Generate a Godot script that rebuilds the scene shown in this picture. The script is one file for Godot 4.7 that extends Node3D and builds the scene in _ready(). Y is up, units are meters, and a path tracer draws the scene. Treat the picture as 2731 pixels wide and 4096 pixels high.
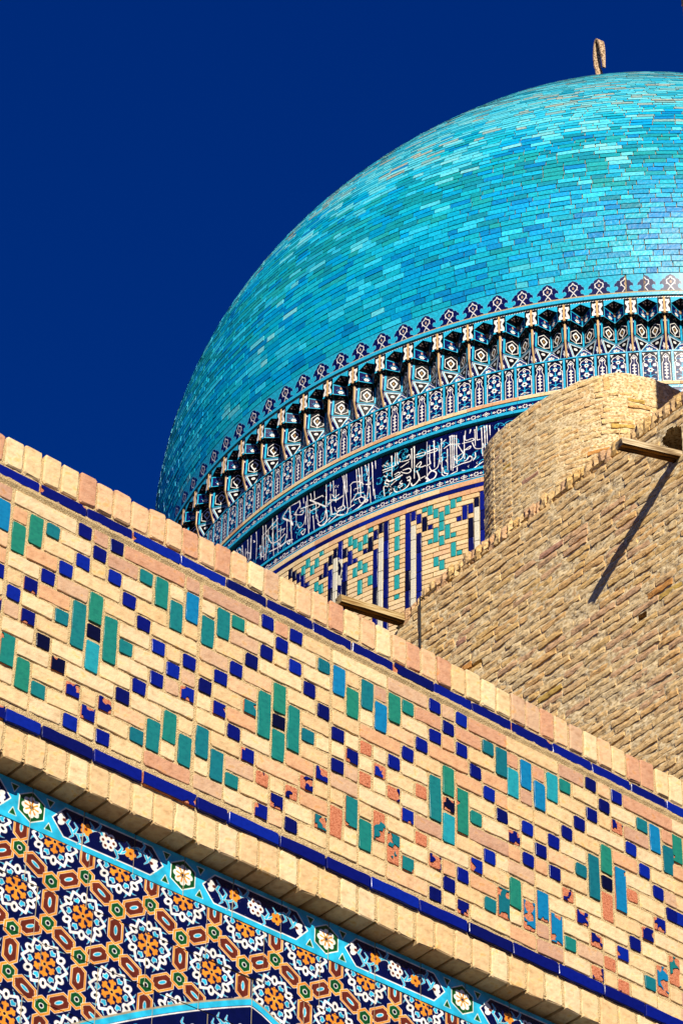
extends Node3D
# A tiled portal wall, a rough brick wall and a turquoise dome under a deep blue sky.

var taken := {}
var M := {}
var rng := RandomNumberGenerator.new()

# ---------------------------------------------------------------- mesh helpers
class MB:
	var v := PackedVector3Array()
	var n := PackedVector3Array()
	var uv := PackedVector2Array()
	var col := PackedColorArray()
	var tint := Color.WHITE
	# points run anticlockwise as seen from outside
	func tri(a: Vector3, b: Vector3, c: Vector3, ua := Vector2.ZERO, ub := Vector2.ZERO, uc := Vector2.ZERO) -> void:
		var m := (b - a).cross(c - a).normalized()
		v.append_array([a, c, b])
		n.append_array([m, m, m])
		uv.append_array([ua, uc, ub])
		col.append_array([tint, tint, tint])
	func quad(a: Vector3, b: Vector3, c: Vector3, d: Vector3, ua := Vector2.ZERO, ub := Vector2.ZERO, uc := Vector2.ZERO, ud := Vector2.ZERO) -> void:
		tri(a, b, c, ua, ub, uc)
		tri(a, c, d, ua, uc, ud)
	func box(lo: Vector3, hi: Vector3) -> void:
		var p := func(i: int) -> Vector3: return Vector3(hi.x if i & 1 else lo.x, hi.y if i & 2 else lo.y, hi.z if i & 4 else lo.z)
		for f in [[4, 5, 7, 6], [1, 0, 2, 3], [5, 1, 3, 7], [0, 4, 6, 2], [6, 7, 3, 2], [0, 1, 5, 4]]:
			quad(p.call(f[0]), p.call(f[1]), p.call(f[2]), p.call(f[3]))
	func done() -> ArrayMesh:
		var a := []
		a.resize(Mesh.ARRAY_MAX)
		a[Mesh.ARRAY_VERTEX] = v
		a[Mesh.ARRAY_NORMAL] = n
		a[Mesh.ARRAY_TEX_UV] = uv
		a[Mesh.ARRAY_COLOR] = col
		var m := ArrayMesh.new()
		m.add_surface_from_arrays(Mesh.PRIMITIVE_TRIANGLES, a)
		return m

# A brick: a slab with worn edges. Front at z = zf, back at z = zb.
func slab(w: float, h: float, zf: float, zb: float, bev: float, jit: float, side := 3, r := 0.0) -> ArrayMesh:
	var m := MB.new()
	var out: Array[Vector2] = []
	var c := [Vector2(-w / 2, -h / 2), Vector2(w / 2, -h / 2), Vector2(w / 2, h / 2), Vector2(-w / 2, h / 2)]
	var cut := minf(w, h) * 0.09
	for k in 4:
		var a: Vector2 = c[k]
		var b: Vector2 = c[(k + 1) % 4]
		var d := (b - a).normalized()
		var long := side if a.distance_to(b) > minf(w, h) * 1.4 else 1
		out.append(a + d * cut * rng.randf_range(0.4, 1.5))
		for i in range(1, long):
			out.append(a.lerp(b, (i + rng.randf_range(-0.25, 0.25)) / long))
		out.append(b - d * cut * rng.randf_range(0.4, 1.5))
	for i in out.size():
		out[i] += Vector2(rng.randf_range(-jit, jit), rng.randf_range(-jit, jit))
	var k := out.size()
	var mid := Vector3(rng.randf_range(-0.15, 0.15) * w, rng.randf_range(-0.15, 0.15) * h, zf + rng.randf_range(-0.3, 0.3) * r)
	var o: Array[Vector3] = []
	var inn: Array[Vector3] = []
	for p in out:
		o.append(Vector3(p.x, p.y, zf - bev * rng.randf_range(0.7, 1.5)))
		var q := Vector2(p.x - signf(p.x) * bev, p.y - signf(p.y) * bev)
		inn.append(Vector3(q.x, q.y, zf - r * rng.randf_range(0.0, 0.35)))
	for i in k:
		var j := (i + 1) % k
		m.quad(Vector3(o[i].x, o[i].y, zb), Vector3(o[j].x, o[j].y, zb), o[j], o[i])
		m.quad(o[i], o[j], inn[j], inn[i])
		m.tri(inn[i], inn[j], mid)
	return m.done()

# An eroded brick: a lumpy front on a finer grid.
func rough_slab(w: float, h: float, zb: float, lump: float, nx: int, ny: int) -> ArrayMesh:
	var m := MB.new()
	var g := []
	for j in ny + 1:
		var row: Array[Vector3] = []
		for i in nx + 1:
			var e := i == 0 or i == nx or j == 0 or j == ny
			var p := Vector3((float(i) / nx - 0.5) * w, (float(j) / ny - 0.5) * h, rng.randf_range(-lump, lump))
			if e:
				p.z -= lump * 1.3
				p.x -= signf(p.x) * rng.randf_range(-0.002, 0.006) if i == 0 or i == nx else rng.randf_range(-0.003, 0.003)
				p.y -= signf(p.y) * rng.randf_range(-0.002, 0.007) if j == 0 or j == ny else 0.0
			row.append(p)
		g.append(row)
	for j in ny:
		for i in nx:
			m.quad(g[j][i], g[j][i + 1], g[j + 1][i + 1], g[j + 1][i])
	var back := func(p: Vector3) -> Vector3: return Vector3(p.x, p.y, zb)
	for i in nx:
		m.quad(back.call(g[0][i]), back.call(g[0][i + 1]), g[0][i + 1], g[0][i])
		m.quad(g[ny][i], g[ny][i + 1], back.call(g[ny][i + 1]), back.call(g[ny][i]))
	for j in ny:
		m.quad(back.call(g[j + 1][0]), back.call(g[j][0]), g[j][0], g[j + 1][0])
		m.quad(g[j][nx], back.call(g[j][nx]), back.call(g[j + 1][nx]), g[j + 1][nx])
	return m.done()

func prism(pts: PackedVector2Array, zf: float, zb: float, m: MB = null) -> MB:
	if m == null:
		m = MB.new()
	var p := pts.duplicate()
	if Geometry2D.is_polygon_clockwise(p):
		p.reverse()
	var t := Geometry2D.triangulate_polygon(p)
	for i in range(0, t.size(), 3):
		var a := p[t[i]]
		var b := p[t[i + 1]]
		var c := p[t[i + 2]]
		if (b - a).cross(c - a) < 0:
			var s := b
			b = c
			c = s
		m.tri(Vector3(a.x, a.y, zf), Vector3(b.x, b.y, zf), Vector3(c.x, c.y, zf))
	for i in p.size():
		var a := p[i]
		var b := p[(i + 1) % p.size()]
		m.quad(Vector3(a.x, a.y, zb), Vector3(b.x, b.y, zb), Vector3(b.x, b.y, zf), Vector3(a.x, a.y, zf))
	return m

# A piece of a ring about the y axis, centred on +z: half angle a (degrees), heights y0..y1, outer radius r, thickness t.
func ring(a: float, y0: float, y1: float, r: float, t: float, seg: int, u0 := 0.0, u1 := 1.0, v0 := 0.0, v1 := 1.0, lean := 0.0) -> ArrayMesh:
	var m := MB.new()
	var at := func(k: float, rr: float, y: float) -> Vector3:
		var th := deg_to_rad(a * (2.0 * k - 1.0))
		return Vector3(sin(th) * rr, y, cos(th) * rr)
	for i in seg:
		var k := float(i) / seg
		var l := float(i + 1) / seg
		var uk := lerpf(u0, u1, k)
		var ul := lerpf(u0, u1, l)
		m.quad(at.call(k, r, y0), at.call(l, r, y0), at.call(l, r + lean, y1), at.call(k, r + lean, y1), Vector2(uk, v1), Vector2(ul, v1), Vector2(ul, v0), Vector2(uk, v0))
		m.quad(at.call(k, r - t, y0), at.call(l, r - t, y0), at.call(l, r, y0), at.call(k, r, y0), Vector2(uk, v1), Vector2(ul, v1), Vector2(ul, v1), Vector2(uk, v1))
		m.quad(at.call(k, r + lean, y1), at.call(l, r + lean, y1), at.call(l, r - t, y1), at.call(k, r - t, y1), Vector2(uk, v0), Vector2(ul, v0), Vector2(ul, v0), Vector2(uk, v0))
	m.quad(at.call(0.0, r - t, y0), at.call(0.0, r, y0), at.call(0.0, r + lean, y1), at.call(0.0, r - t, y1))
	m.quad(at.call(1.0, r, y0), at.call(1.0, r - t, y0), at.call(1.0, r - t, y1), at.call(1.0, r + lean, y1))
	return m.done()

# ---------------------------------------------------------------- scene helpers
func numbered(called: String) -> String:
	var k: int = taken.get(called, -1) + 1
	taken[called] = k
	return called if k == 0 else "%s_%03d" % [called, k]

func thing(called: String, label: String, category: String, where := Transform3D(), group := "") -> Node3D:
	var o := Node3D.new()
	o.name = numbered(called)
	add_child(o)
	o.transform = where
	o.set_meta("label", label)
	o.set_meta("category", category)
	if group:
		o.set_meta("group", group)
	return o

func put(called: String, mesh: Mesh, mat: Material, parent: Node, at := Vector3.ZERO, turn := Vector3.ZERO) -> MeshInstance3D:
	var o := MeshInstance3D.new()
	o.name = called
	o.mesh = mesh
	if mat:
		o.material_override = mat
	o.position = at
	o.rotation = turn
	parent.add_child(o, true)
	return o

func stuff(o: Node3D) -> void:
	o.set_meta("kind", "stuff")

# ---------------------------------------------------------------- materials
func noise_tex(freq: float, seed_: int, ramp: Array, size := 512, octaves := 4, kind := FastNoiseLite.TYPE_SIMPLEX_SMOOTH) -> NoiseTexture2D:
	var f := FastNoiseLite.new()
	f.noise_type = kind
	f.seed = seed_
	f.frequency = freq
	f.fractal_octaves = octaves
	var t := NoiseTexture2D.new()
	t.width = size
	t.height = size
	t.seamless = true
	t.noise = f
	if ramp.size():
		var g := Gradient.new()
		var off := PackedFloat32Array()
		var cols := PackedColorArray()
		for i in ramp.size():
			off.append(ramp[i][0])
			cols.append(ramp[i][1])
		g.offsets = off
		g.colors = cols
		t.color_ramp = g
	return t

func bump_tex(freq: float, seed_: int, strength: float, size := 512, octaves := 5) -> NoiseTexture2D:
	var t := noise_tex(freq, seed_, [], size, octaves)
	t.as_normal_map = true
	t.bump_strength = strength
	return t

func mat(c: Color, rough: float, tex: Texture2D = null, per_m := 3.0, bump: Texture2D = null, bump_amount := 1.0, spec := 0.5) -> StandardMaterial3D:
	var m := StandardMaterial3D.new()
	m.albedo_color = c
	m.roughness = rough
	m.metallic_specular = spec
	if tex:
		m.albedo_texture = tex
	if bump:
		m.normal_enabled = true
		m.normal_texture = bump
		m.normal_scale = bump_amount
	if tex or bump:
		m.uv1_triplanar = true
		m.uv1_world_triplanar = true
		m.uv1_triplanar_sharpness = 6.0
		m.uv1_scale = Vector3.ONE * per_m
	return m

func printed(img: Image, rough: float, spec := 0.5) -> StandardMaterial3D:
	var m := StandardMaterial3D.new()
	m.albedo_texture = ImageTexture.create_from_image(img)
	m.roughness = rough
	m.metallic_specular = spec
	return m

# ---------------------------------------------------------------- painted glazes (flat print on tiles)
class Canvas:
	var img: Image
	var k: float   # pixels per metre, drawn at twice the size
	var o: Vector2 # metres at the top left corner (x right, y down)
	func _init(wpx: int, hpx: int, per_m: float, at: Vector2, c: Color) -> void:
		img = Image.create(wpx * 2, hpx * 2, false, Image.FORMAT_RGB8)
		img.fill(c)
		k = per_m * 2.0
		o = at
	func poly(p: PackedVector2Array, c: Color) -> void:
		var q := PackedVector2Array()
		var lo := 1e9
		var hi := -1e9
		for a in p:
			var b := (a - o) * k
			q.append(b)
			lo = minf(lo, b.y)
			hi = maxf(hi, b.y)
		var w := img.get_width()
		var n := q.size()
		for y in range(maxi(0, floori(lo)), mini(img.get_height() - 1, ceili(hi)) + 1):
			var yy := y + 0.5
			var xs: Array[float] = []
			for i in n:
				var a := q[i]
				var b := q[(i + 1) % n]
				if (a.y <= yy) != (b.y <= yy):
					xs.append(a.x + (yy - a.y) / (b.y - a.y) * (b.x - a.x))
			xs.sort()
			for i in range(0, xs.size() - 1, 2):
				var x0 := maxi(0, roundi(xs[i]))
				var x1 := mini(w, roundi(xs[i + 1]))
				if x1 > x0:
					img.fill_rect(Rect2i(x0, y, x1 - x0, 1), c)
	func ell(p: Vector2, rx: float, ry: float, c: Color, turn := 0.0, n := 14) -> void:
		var q := PackedVector2Array()
		for i in n:
			q.append(p + Vector2(cos(TAU * i / n) * rx, sin(TAU * i / n) * ry).rotated(turn))
		poly(q, c)
	func line(p: PackedVector2Array, w: float, c: Color, w2 := -1.0) -> void:
		var n := p.size()
		for i in n - 1:
			var t := p[i + 1] - p[i]
			if t.length() < 1e-6:
				continue
			var wa := w if w2 < 0 else lerpf(w, w2, float(i) / (n - 1))
			var wb := w if w2 < 0 else lerpf(w, w2, float(i + 1) / (n - 1))
			var s := t.normalized().orthogonal() * 0.5
			poly(PackedVector2Array([p[i] + s * wa, p[i + 1] + s * wb, p[i + 1] - s * wb, p[i] - s * wa]), c)
			if i > 0 or w2 < 0:
				ell(p[i], wa / 2, wa / 2, c, 0, 8)
		if w2 < 0:
			ell(p[n - 1], w / 2, w / 2, c, 0, 8)
	func loop(p: PackedVector2Array, w: float, c: Color) -> void:
		var q := p.duplicate()
		q.append(p[0])
		line(q, w, c)
	func smooth(p: PackedVector2Array) -> PackedVector2Array:
		var q := PackedVector2Array()
		var n := p.size()
		for i in n - 1:
			var a := p[maxi(i - 1, 0)]
			var d := p[mini(i + 2, n - 1)]
			for j in 5:
				q.append(p[i].cubic_interpolate(p[i + 1], a, d, j / 5.0))
		q.append(p[n - 1])
		return q
	# glaze pooling: a slightly uneven tone, and little pits
	func wear(amount: float, pits: int, pit: Color, seed_: int) -> Image:
		var r := RandomNumberGenerator.new()
		r.seed = seed_
		for i in pits:
			var p := Vector2(r.randf(), r.randf()) * Vector2(img.get_size()) / k + o
			ell(p, r.randf_range(0.4, 1.3) / k * 2, r.randf_range(0.4, 1.3) / k * 2, pit, r.randf() * 3.0, 7)
		img.resize(img.get_width() / 2, img.get_height() / 2, Image.INTERPOLATE_BILINEAR)
		var f := FastNoiseLite.new()
		f.seed = seed_
		f.frequency = 0.03
		f.fractal_octaves = 4
		var d := img.get_data()
		var w := img.get_width()
		var h := img.get_height()
		var g := f.get_image(w, h).get_data()
		for i in w * h:
			var s := 1.0 + amount * (g[i] / 127.5 - 1.0)
			var j := i * 3
			d[j] = mini(255, int(d[j] * s))
			d[j + 1] = mini(255, int(d[j + 1] * s))
			d[j + 2] = mini(255, int(d[j + 2] * s))
		return Image.create_from_data(w, h, false, Image.FORMAT_RGB8, d)

func v2(a: Array) -> PackedVector2Array:
	var p := PackedVector2Array()
	for i in range(0, a.size(), 2):
		p.append(Vector2(a[i], a[i + 1]))
	return p

# ---------------------------------------------------------------- colours (sRGB of the real base colour)
const NAVY := Color(0.03, 0.045, 0.27)
const BLACKBLUE := Color(0.02, 0.022, 0.075)
const CYAN := Color(0.15, 0.63, 0.76)
const WHITE := Color(0.86, 0.84, 0.80)
const ORANGE := Color(0.82, 0.50, 0.13)
const BROWN := Color(0.36, 0.14, 0.05)
const GREEN := Color(0.06, 0.27, 0.09)
const GROUT := Color(0.60, 0.55, 0.45)

func make_materials() -> void:
	var warm := [[0.0, Color(0.84, 0.78, 0.72)], [0.3, Color(0.95, 0.91, 0.87)], [0.5, Color(0.98, 0.96, 0.94)], [0.68, Color(1, 0.99, 0.96)], [0.85, Color(0.99, 0.92, 0.78)], [1.0, Color(0.93, 0.80, 0.60)]]
	var mottled := noise_tex(0.012, 3, warm, 512, 5)
	var grain := bump_tex(0.03, 5, 5.0)
	var pits := bump_tex(0.09, 9, 9.0, 512, 3)
	M.tones = []
	for c in [Color(0.80, 0.71, 0.55), Color(0.82, 0.74, 0.59), Color(0.79, 0.68, 0.51), Color(0.79, 0.66, 0.52), Color(0.73, 0.61, 0.50), Color(0.80, 0.72, 0.58), Color(0.76, 0.60, 0.46), Color(0.78, 0.68, 0.52)]:
		M.tones.append(mat(c, 0.85, mottled, 3.3, grain, 0.55, 0.3))
	M.pink = [mat(Color(0.72, 0.55, 0.44), 0.85, mottled, 3.3, grain, 0.6, 0.3), mat(Color(0.69, 0.55, 0.46), 0.85, mottled, 3.3, grain, 0.6, 0.3)]
	M.terracotta = mat(Color(0.78, 0.50, 0.37), 0.95, noise_tex(0.05, 15, [[0.2, Color(0.8, 0.7, 0.65)], [0.6, Color(1, 1, 1)]], 256), 8.0, pits, 1.0, 0.2)
	M.mortar = mat(Color(0.80, 0.71, 0.55), 0.95, noise_tex(0.06, 21, [[0.2, Color(0.72, 0.66, 0.58)], [0.5, Color(0.98, 0.96, 0.9)], [0.8, Color(1, 1, 1)]], 512), 5.0, pits, 1.3, 0.2)
	var glaze := noise_tex(0.02, 31, [[0.1, Color(0.84, 0.86, 0.90)], [0.5, Color(0.96, 0.97, 0.98)], [0.85, Color(1, 1, 1)]], 512, 5)
	var ripple := bump_tex(0.02, 33, 2.5)
	M.blue = []
	for c in [Color(0.03, 0.06, 0.36), Color(0.03, 0.08, 0.43), Color(0.03, 0.05, 0.30), Color(0.035, 0.12, 0.50)]:
		M.blue.append(mat(c, 0.3, glaze, 4.0, ripple, 0.5, 0.35))
	M.dark = mat(Color(0.03, 0.035, 0.15), 0.3, glaze, 4.0, ripple, 0.5, 0.35)
	M.teal = []
	for c in [Color(0.09, 0.42, 0.42), Color(0.08, 0.40, 0.43), Color(0.10, 0.44, 0.40), Color(0.07, 0.37, 0.41)]:
		M.teal.append(mat(c, 0.35, glaze, 4.0, ripple, 0.5, 0.35))
	M.green = mat(Color(0.12, 0.45, 0.37), 0.35, glaze, 4.0, ripple, 0.5, 0.35)
	M.azure = mat(Color(0.06, 0.43, 0.60), 0.35, glaze, 4.0, ripple, 0.5, 0.35)
	M.turq = mat(Color(0.13, 0.54, 0.58), 0.35, glaze, 4.0, ripple, 0.5, 0.35)
	M.white = mat(Color(0.78, 0.75, 0.66), 0.4, glaze, 4.0, ripple, 0.4, 0.4)
	M.bright_teal = mat(Color(0.14, 0.56, 0.56), 0.35, glaze, 4.0, ripple, 0.5, 0.35)
	M.cyan_trim = mat(CYAN, 0.3, glaze, 3.0, ripple, 0.5, 0.4)
	# rough wall
	var crust := noise_tex(0.02, 41, [[0.1, Color(0.70, 0.65, 0.58)], [0.35, Color(0.90, 0.86, 0.79)], [0.6, Color(1, 0.98, 0.95)], [0.85, Color(0.97, 0.90, 0.74)]], 512, 6)
	var scab := bump_tex(0.035, 43, 11.0, 512, 6)
	M.rough = []
	for c in [Color(0.83, 0.72, 0.54), Color(0.80, 0.69, 0.53), Color(0.85, 0.75, 0.57), Color(0.82, 0.70, 0.49), Color(0.79, 0.66, 0.53), Color(0.83, 0.69, 0.49), Color(0.82, 0.74, 0.59)]:
		M.rough.append(mat(c, 0.95, crust, 2.6, scab, 0.5, 0.2))
	M.odd = [mat(Color(0.74, 0.63, 0.36), 0.95, crust, 2.6, scab, 0.5, 0.2), mat(Color(0.70, 0.55, 0.48), 0.95, crust, 2.6, scab, 0.5, 0.2), mat(Color(0.76, 0.56, 0.33), 0.95, crust, 2.6, scab, 0.5, 0.2)]
	M.lime = mat(Color(0.85, 0.78, 0.64), 0.97, noise_tex(0.025, 47, [[0.15, Color(0.66, 0.6, 0.52)], [0.45, Color(0.93, 0.89, 0.82)], [0.75, Color(1, 1, 0.99)]], 512, 6), 2.2, scab, 0.55, 0.2)
	# dome
	M.dome = mat(Color.WHITE, 0.40, noise_tex(0.03, 51, [[0.1, Color(0.74, 0.8, 0.82)], [0.5, Color(0.95, 0.97, 0.97)], [0.8, Color(1, 1, 1)]], 512, 4), 1.6, bump_tex(0.02, 53, 4.0), 0.6, 0.3)
	M.dome.vertex_color_use_as_albedo = true
	M.dome_mortar = mat(Color(0.68, 0.58, 0.44), 0.9, noise_tex(0.05, 55, [[0.2, Color(0.6, 0.56, 0.5)], [0.7, Color(1, 1, 1)]], 256), 2.0)
	# timber, iron
	M.wood = mat(Color(0.62, 0.50, 0.33), 0.8)
	M.wood_dark = mat(Color(0.33, 0.21, 0.09), 0.8)
	M.iron = mat(Color(0.05, 0.045, 0.04), 0.6)
	M.verdigris = mat(Color(0.72, 0.62, 0.50), 0.7, noise_tex(0.06, 61, [[0.25, Color(0.45, 0.36, 0.26)], [0.5, Color(0.95, 0.92, 0.86)], [0.8, Color(1, 1, 1)]], 256), 1.5)
	M.ground = mat(Color(0.27, 0.25, 0.22), 0.9, crust, 0.3)

func wood_grain(seed_: int, a: Color, b: Color, c: Color) -> Material:
	var f := FastNoiseLite.new()
	f.seed = seed_
	f.frequency = 0.03
	f.fractal_octaves = 4
	var img := Image.create(64, 256, false, Image.FORMAT_RGB8)
	for y in 256:
		for x in 64:
			var s := f.get_noise_2d(x * 3.2 + 6.0 * f.get_noise_2d(y * 0.12, 7.0), y * 0.22)
			var t := f.get_noise_2d(x * 9.0 + 300.0, y * 0.5)
			var k := clampf(0.5 + 1.1 * s + 0.35 * t, 0.0, 1.0)
			img.set_pixel(x, y, a.lerp(b, k * 2.0) if k < 0.5 else b.lerp(c, k * 2.0 - 1.0))
	var m := StandardMaterial3D.new()
	m.albedo_texture = ImageTexture.create_from_image(img)
	m.roughness = 0.85
	m.metallic_specular = 0.25
	return m

# ================================================================ the scene
func _ready() -> void:
	rng.seed = 20240611
	var cam := Camera3D.new()
	cam.name = "camera"
	cam.fov = 17.638
	cam.near = 0.1
	cam.far = 900.0
	cam.transform = Transform3D(Basis(Vector3(0.99980006, 0.01552187, 0.01260601), Vector3(-0.0199960, 0.77609354, 0.6303007), Vector3(0, -0.63042675, 0.77624874)), Vector3(0, 1.6, 0))
	add_child(cam)
	cam.current = true

	var we := WorldEnvironment.new()
	we.name = "world"
	var env := Environment.new()
	var sky := Sky.new()
	var sm := ProceduralSkyMaterial.new()
	sm.sky_top_color = Color(0.0, 0.115, 0.36)
	sm.sky_horizon_color = Color(0.02, 0.32, 0.72)
	sm.sky_curve = 0.22
	sm.ground_bottom_color = Color(0.15, 0.14, 0.12)
	sm.ground_horizon_color = Color(0.22, 0.2, 0.17)
	sm.sky_energy_multiplier = 1.0
	sky.sky_material = sm
	env.background_mode = Environment.BG_SKY
	env.sky = sky
	env.tonemap_mode = Environment.TONE_MAPPER_LINEAR
	env.tonemap_exposure = 1.6
	env.sdfgi_enabled = true
	env.ssao_enabled = true
	env.ssil_enabled = true
	we.environment = env
	add_child(we)

	var sun := DirectionalLight3D.new()
	sun.name = "sun"
	sun.light_energy = 1.6
	sun.light_color = Color(1.0, 0.965, 0.90)
	sun.light_angular_distance = 0.5
	sun.shadow_enabled = true
	sun.rotation = Vector3(deg_to_rad(-33.0), deg_to_rad(8.5), 0)
	add_child(sun)

	make_materials()
	build_ground()
	build_mausoleum()
	build_turret()
	build_pier()
	build_rough_wall()
	build_portal_wall()
	build_beams()
	build_cable()

func build_ground() -> void:
	var g := PlaneMesh.new()
	g.size = Vector2(1200, 1200)
	var o := put("ground", g, M.ground, self)
	o.set_meta("kind", "structure")

# ---------------------------------------------------------------- the portal wall with its tile pattern
const PITCH := 0.0688

func row_v(r: float, u: float) -> float:
	return 8.879 - PITCH * r * (1.0 + 0.026 * clampf(u - 0.1, 0.0, 2.0))

# one panel after another along the wall: [u of column 0, column pitch, columns, glazed pieces]
# a piece: letter, column, row, rows tall, damage in tenths
func panels() -> Array:
	var a := "B4.0 B6.0 T2.1 B5.1 T8.1 T9.1.2 C11.1.2 G1.1.2 T10.2.2 G0.2.2 B4.2 B6.2 B3.3 B7.3 B2.4 B8.4 B1.5.1.1 B9.5 B11.5 B0.6 B10.6 T3.6 T7.6 D5.6 T4.5.3 T6.5.3 G5.4.2 S5.7.2 B1.7.1.1 B9.7 B11.7.1.2 D2.8 B8.8 D3.9.1.1 B7.9 B4.10.1.4 B6.10.1.5 T0.9.2.1 G1.10.2 T2.11 B5.11.1.2 T8.11 T9.10.2 T10.9.2 T11.10.2 B4.12 B6.12"
	var b := "B4.0 B6.0 T2.1 B5.1 T8.1 T1.1.2 T0.2.2 B4.2 B6.2 B3.3 B7.3 B2.4 B8.4 B1.5 B0.6 T3.6.1.1 T4.5.3 D5.6 T6.5.3 T7.6 G5.4.2 T5.7.2 B1.7.1.1 B2.8 B8.8.1.5 B3.9.1.1 B7.9.1.5 B4.10.1.8 B6.10.1.6 T2.11 B5.11.1.3 T8.11.1.5 T0.9.2 T1.10.2 B4.12.1.1 B6.12"
	var c := "C0.1.2 G1.2.2 T2.1.2 C3.2.2 G4.1.2 T5.1 B7.0 B9.0 B8.1 T11.1 T12.1.2 B7.2 B9.2 B6.3 B10.3 B5.4 B11.4 B0.5 X2.5 B4.5 B12.5 B1.6.1.1 B3.6.1.6 X6.6 D8.6.1.3 T7.5.3 G9.5.3.1 T10.6 G8.4.2 S8.7.2 B0.7 B2.7.1.8 B4.7.1.6 B5.8.1.1 B11.8 X6.9 B10.9.1.3 B7.10.1.6 B9.10 T3.9.2.9 T1.9.2.1 T2.10.2 X0.10.2 T4.10.2.8 T12.10.2.5 T5.11.1.1 B8.11 T11.11 B7.12 B9.12.1.3"
	var d := "B6.0 B8.0 T4.1 B7.1 T10.1 S3.1.2 C1.1.2 C11.1.2 S0.2.2 C2.2.2 T12.2.2 B6.2 B8.2.1.6 B5.3 B9.3 B4.4 B10.4 B3.5 B1.5 B11.5 B0.6.1.3 B2.6 T5.6 T6.5.3 D7.6 C8.5.3.1 X9.6 B12.6 G7.4.2 X7.7.2 B1.7 B3.7 B11.7.1.4 B4.8.1.9 B10.8.1.2 B5.9.1.3 B9.9 B6.10.1.5 B8.10.1.1 G0.9.2 C2.9.2.2 T12.9.2.9 C1.10.2.7 C3.10.2.4 C11.10.2.8 T4.11 B7.11.1.9 T10.11 B6.12.1.6 B8.12.1.9"
	var e := "G0.1.2.1 B1.5 B1.7 T2.1 B0.6 B2.4 B2.8.1.2 B3.3 T1.10.2 B3.9"
	return [[-1.5195 - 0.0683 * 11, 0.0683, 12, a], [-1.4475, 0.0683, 12, a], [-0.622, 0.0668, 9, b], [-0.016, 0.0663, 13, c], [0.837, 0.0678, 13, d], [1.700, 0.0665, 5, e]]

func glaze_for(k: String) -> Material:
	match k:
		"B": return M.blue[[0, 0, 1, 1, 2, 0, 3][rng.randi() % 7]]
		"D": return M.dark
		"T": return M.teal[rng.randi() % 4]
		"G": return M.green
		"C": return M.azure
		"S": return M.turq
	return M.terracotta

# a glazed skin from which flakes have fallen, on its terracotta body
func flaked(parent: Node, called: String, w: float, h: float, at: Vector3, damage: int, m: Material) -> void:
	var body := put(called, slab(w, h, 0.0, -0.02, 0.002, 0.0012, 4, 0.0015), M.terracotta, parent, at)
	var left: Array = [v2([-w / 2 + 0.001, -h / 2 + 0.001, w / 2 - 0.001, -h / 2 + 0.001, w / 2 - 0.001, h / 2 - 0.001, -w / 2 + 0.001, h / 2 - 0.001])]
	var bites: int = [0, 1, 2, 3, 3, 4, 5, 6, 7, 8][damage]
	for i in bites:
		var c := Vector2(rng.randf_range(-0.5, 0.5) * w, rng.randf_range(-0.5, 0.5) * h)
		if damage < 4 or rng.randf() < 0.5:
			if rng.randf() < 0.5:
				c.x = signf(c.x) * w * 0.5
			else:
				c.y = signf(c.y) * h * 0.5
		var r := rng.randf_range(0.009, 0.013) + 0.0021 * damage
		var blob := PackedVector2Array()
		for q in 11:
			blob.append(c + Vector2.from_angle(TAU * q / 11) * r * rng.randf_range(0.55, 1.2))
		var next := []
		for p in left:
			for s in Geometry2D.clip_polygons(p, blob):
				if not Geometry2D.is_polygon_clockwise(s) and s.size() > 2:
					next.append(s)
		left = next
	var mb := MB.new()
	for p in left:
		prism(p, 0.0035, -0.002, mb)
	if mb.v.size():
		put("glaze_skin", mb.done(), m, body)

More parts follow.
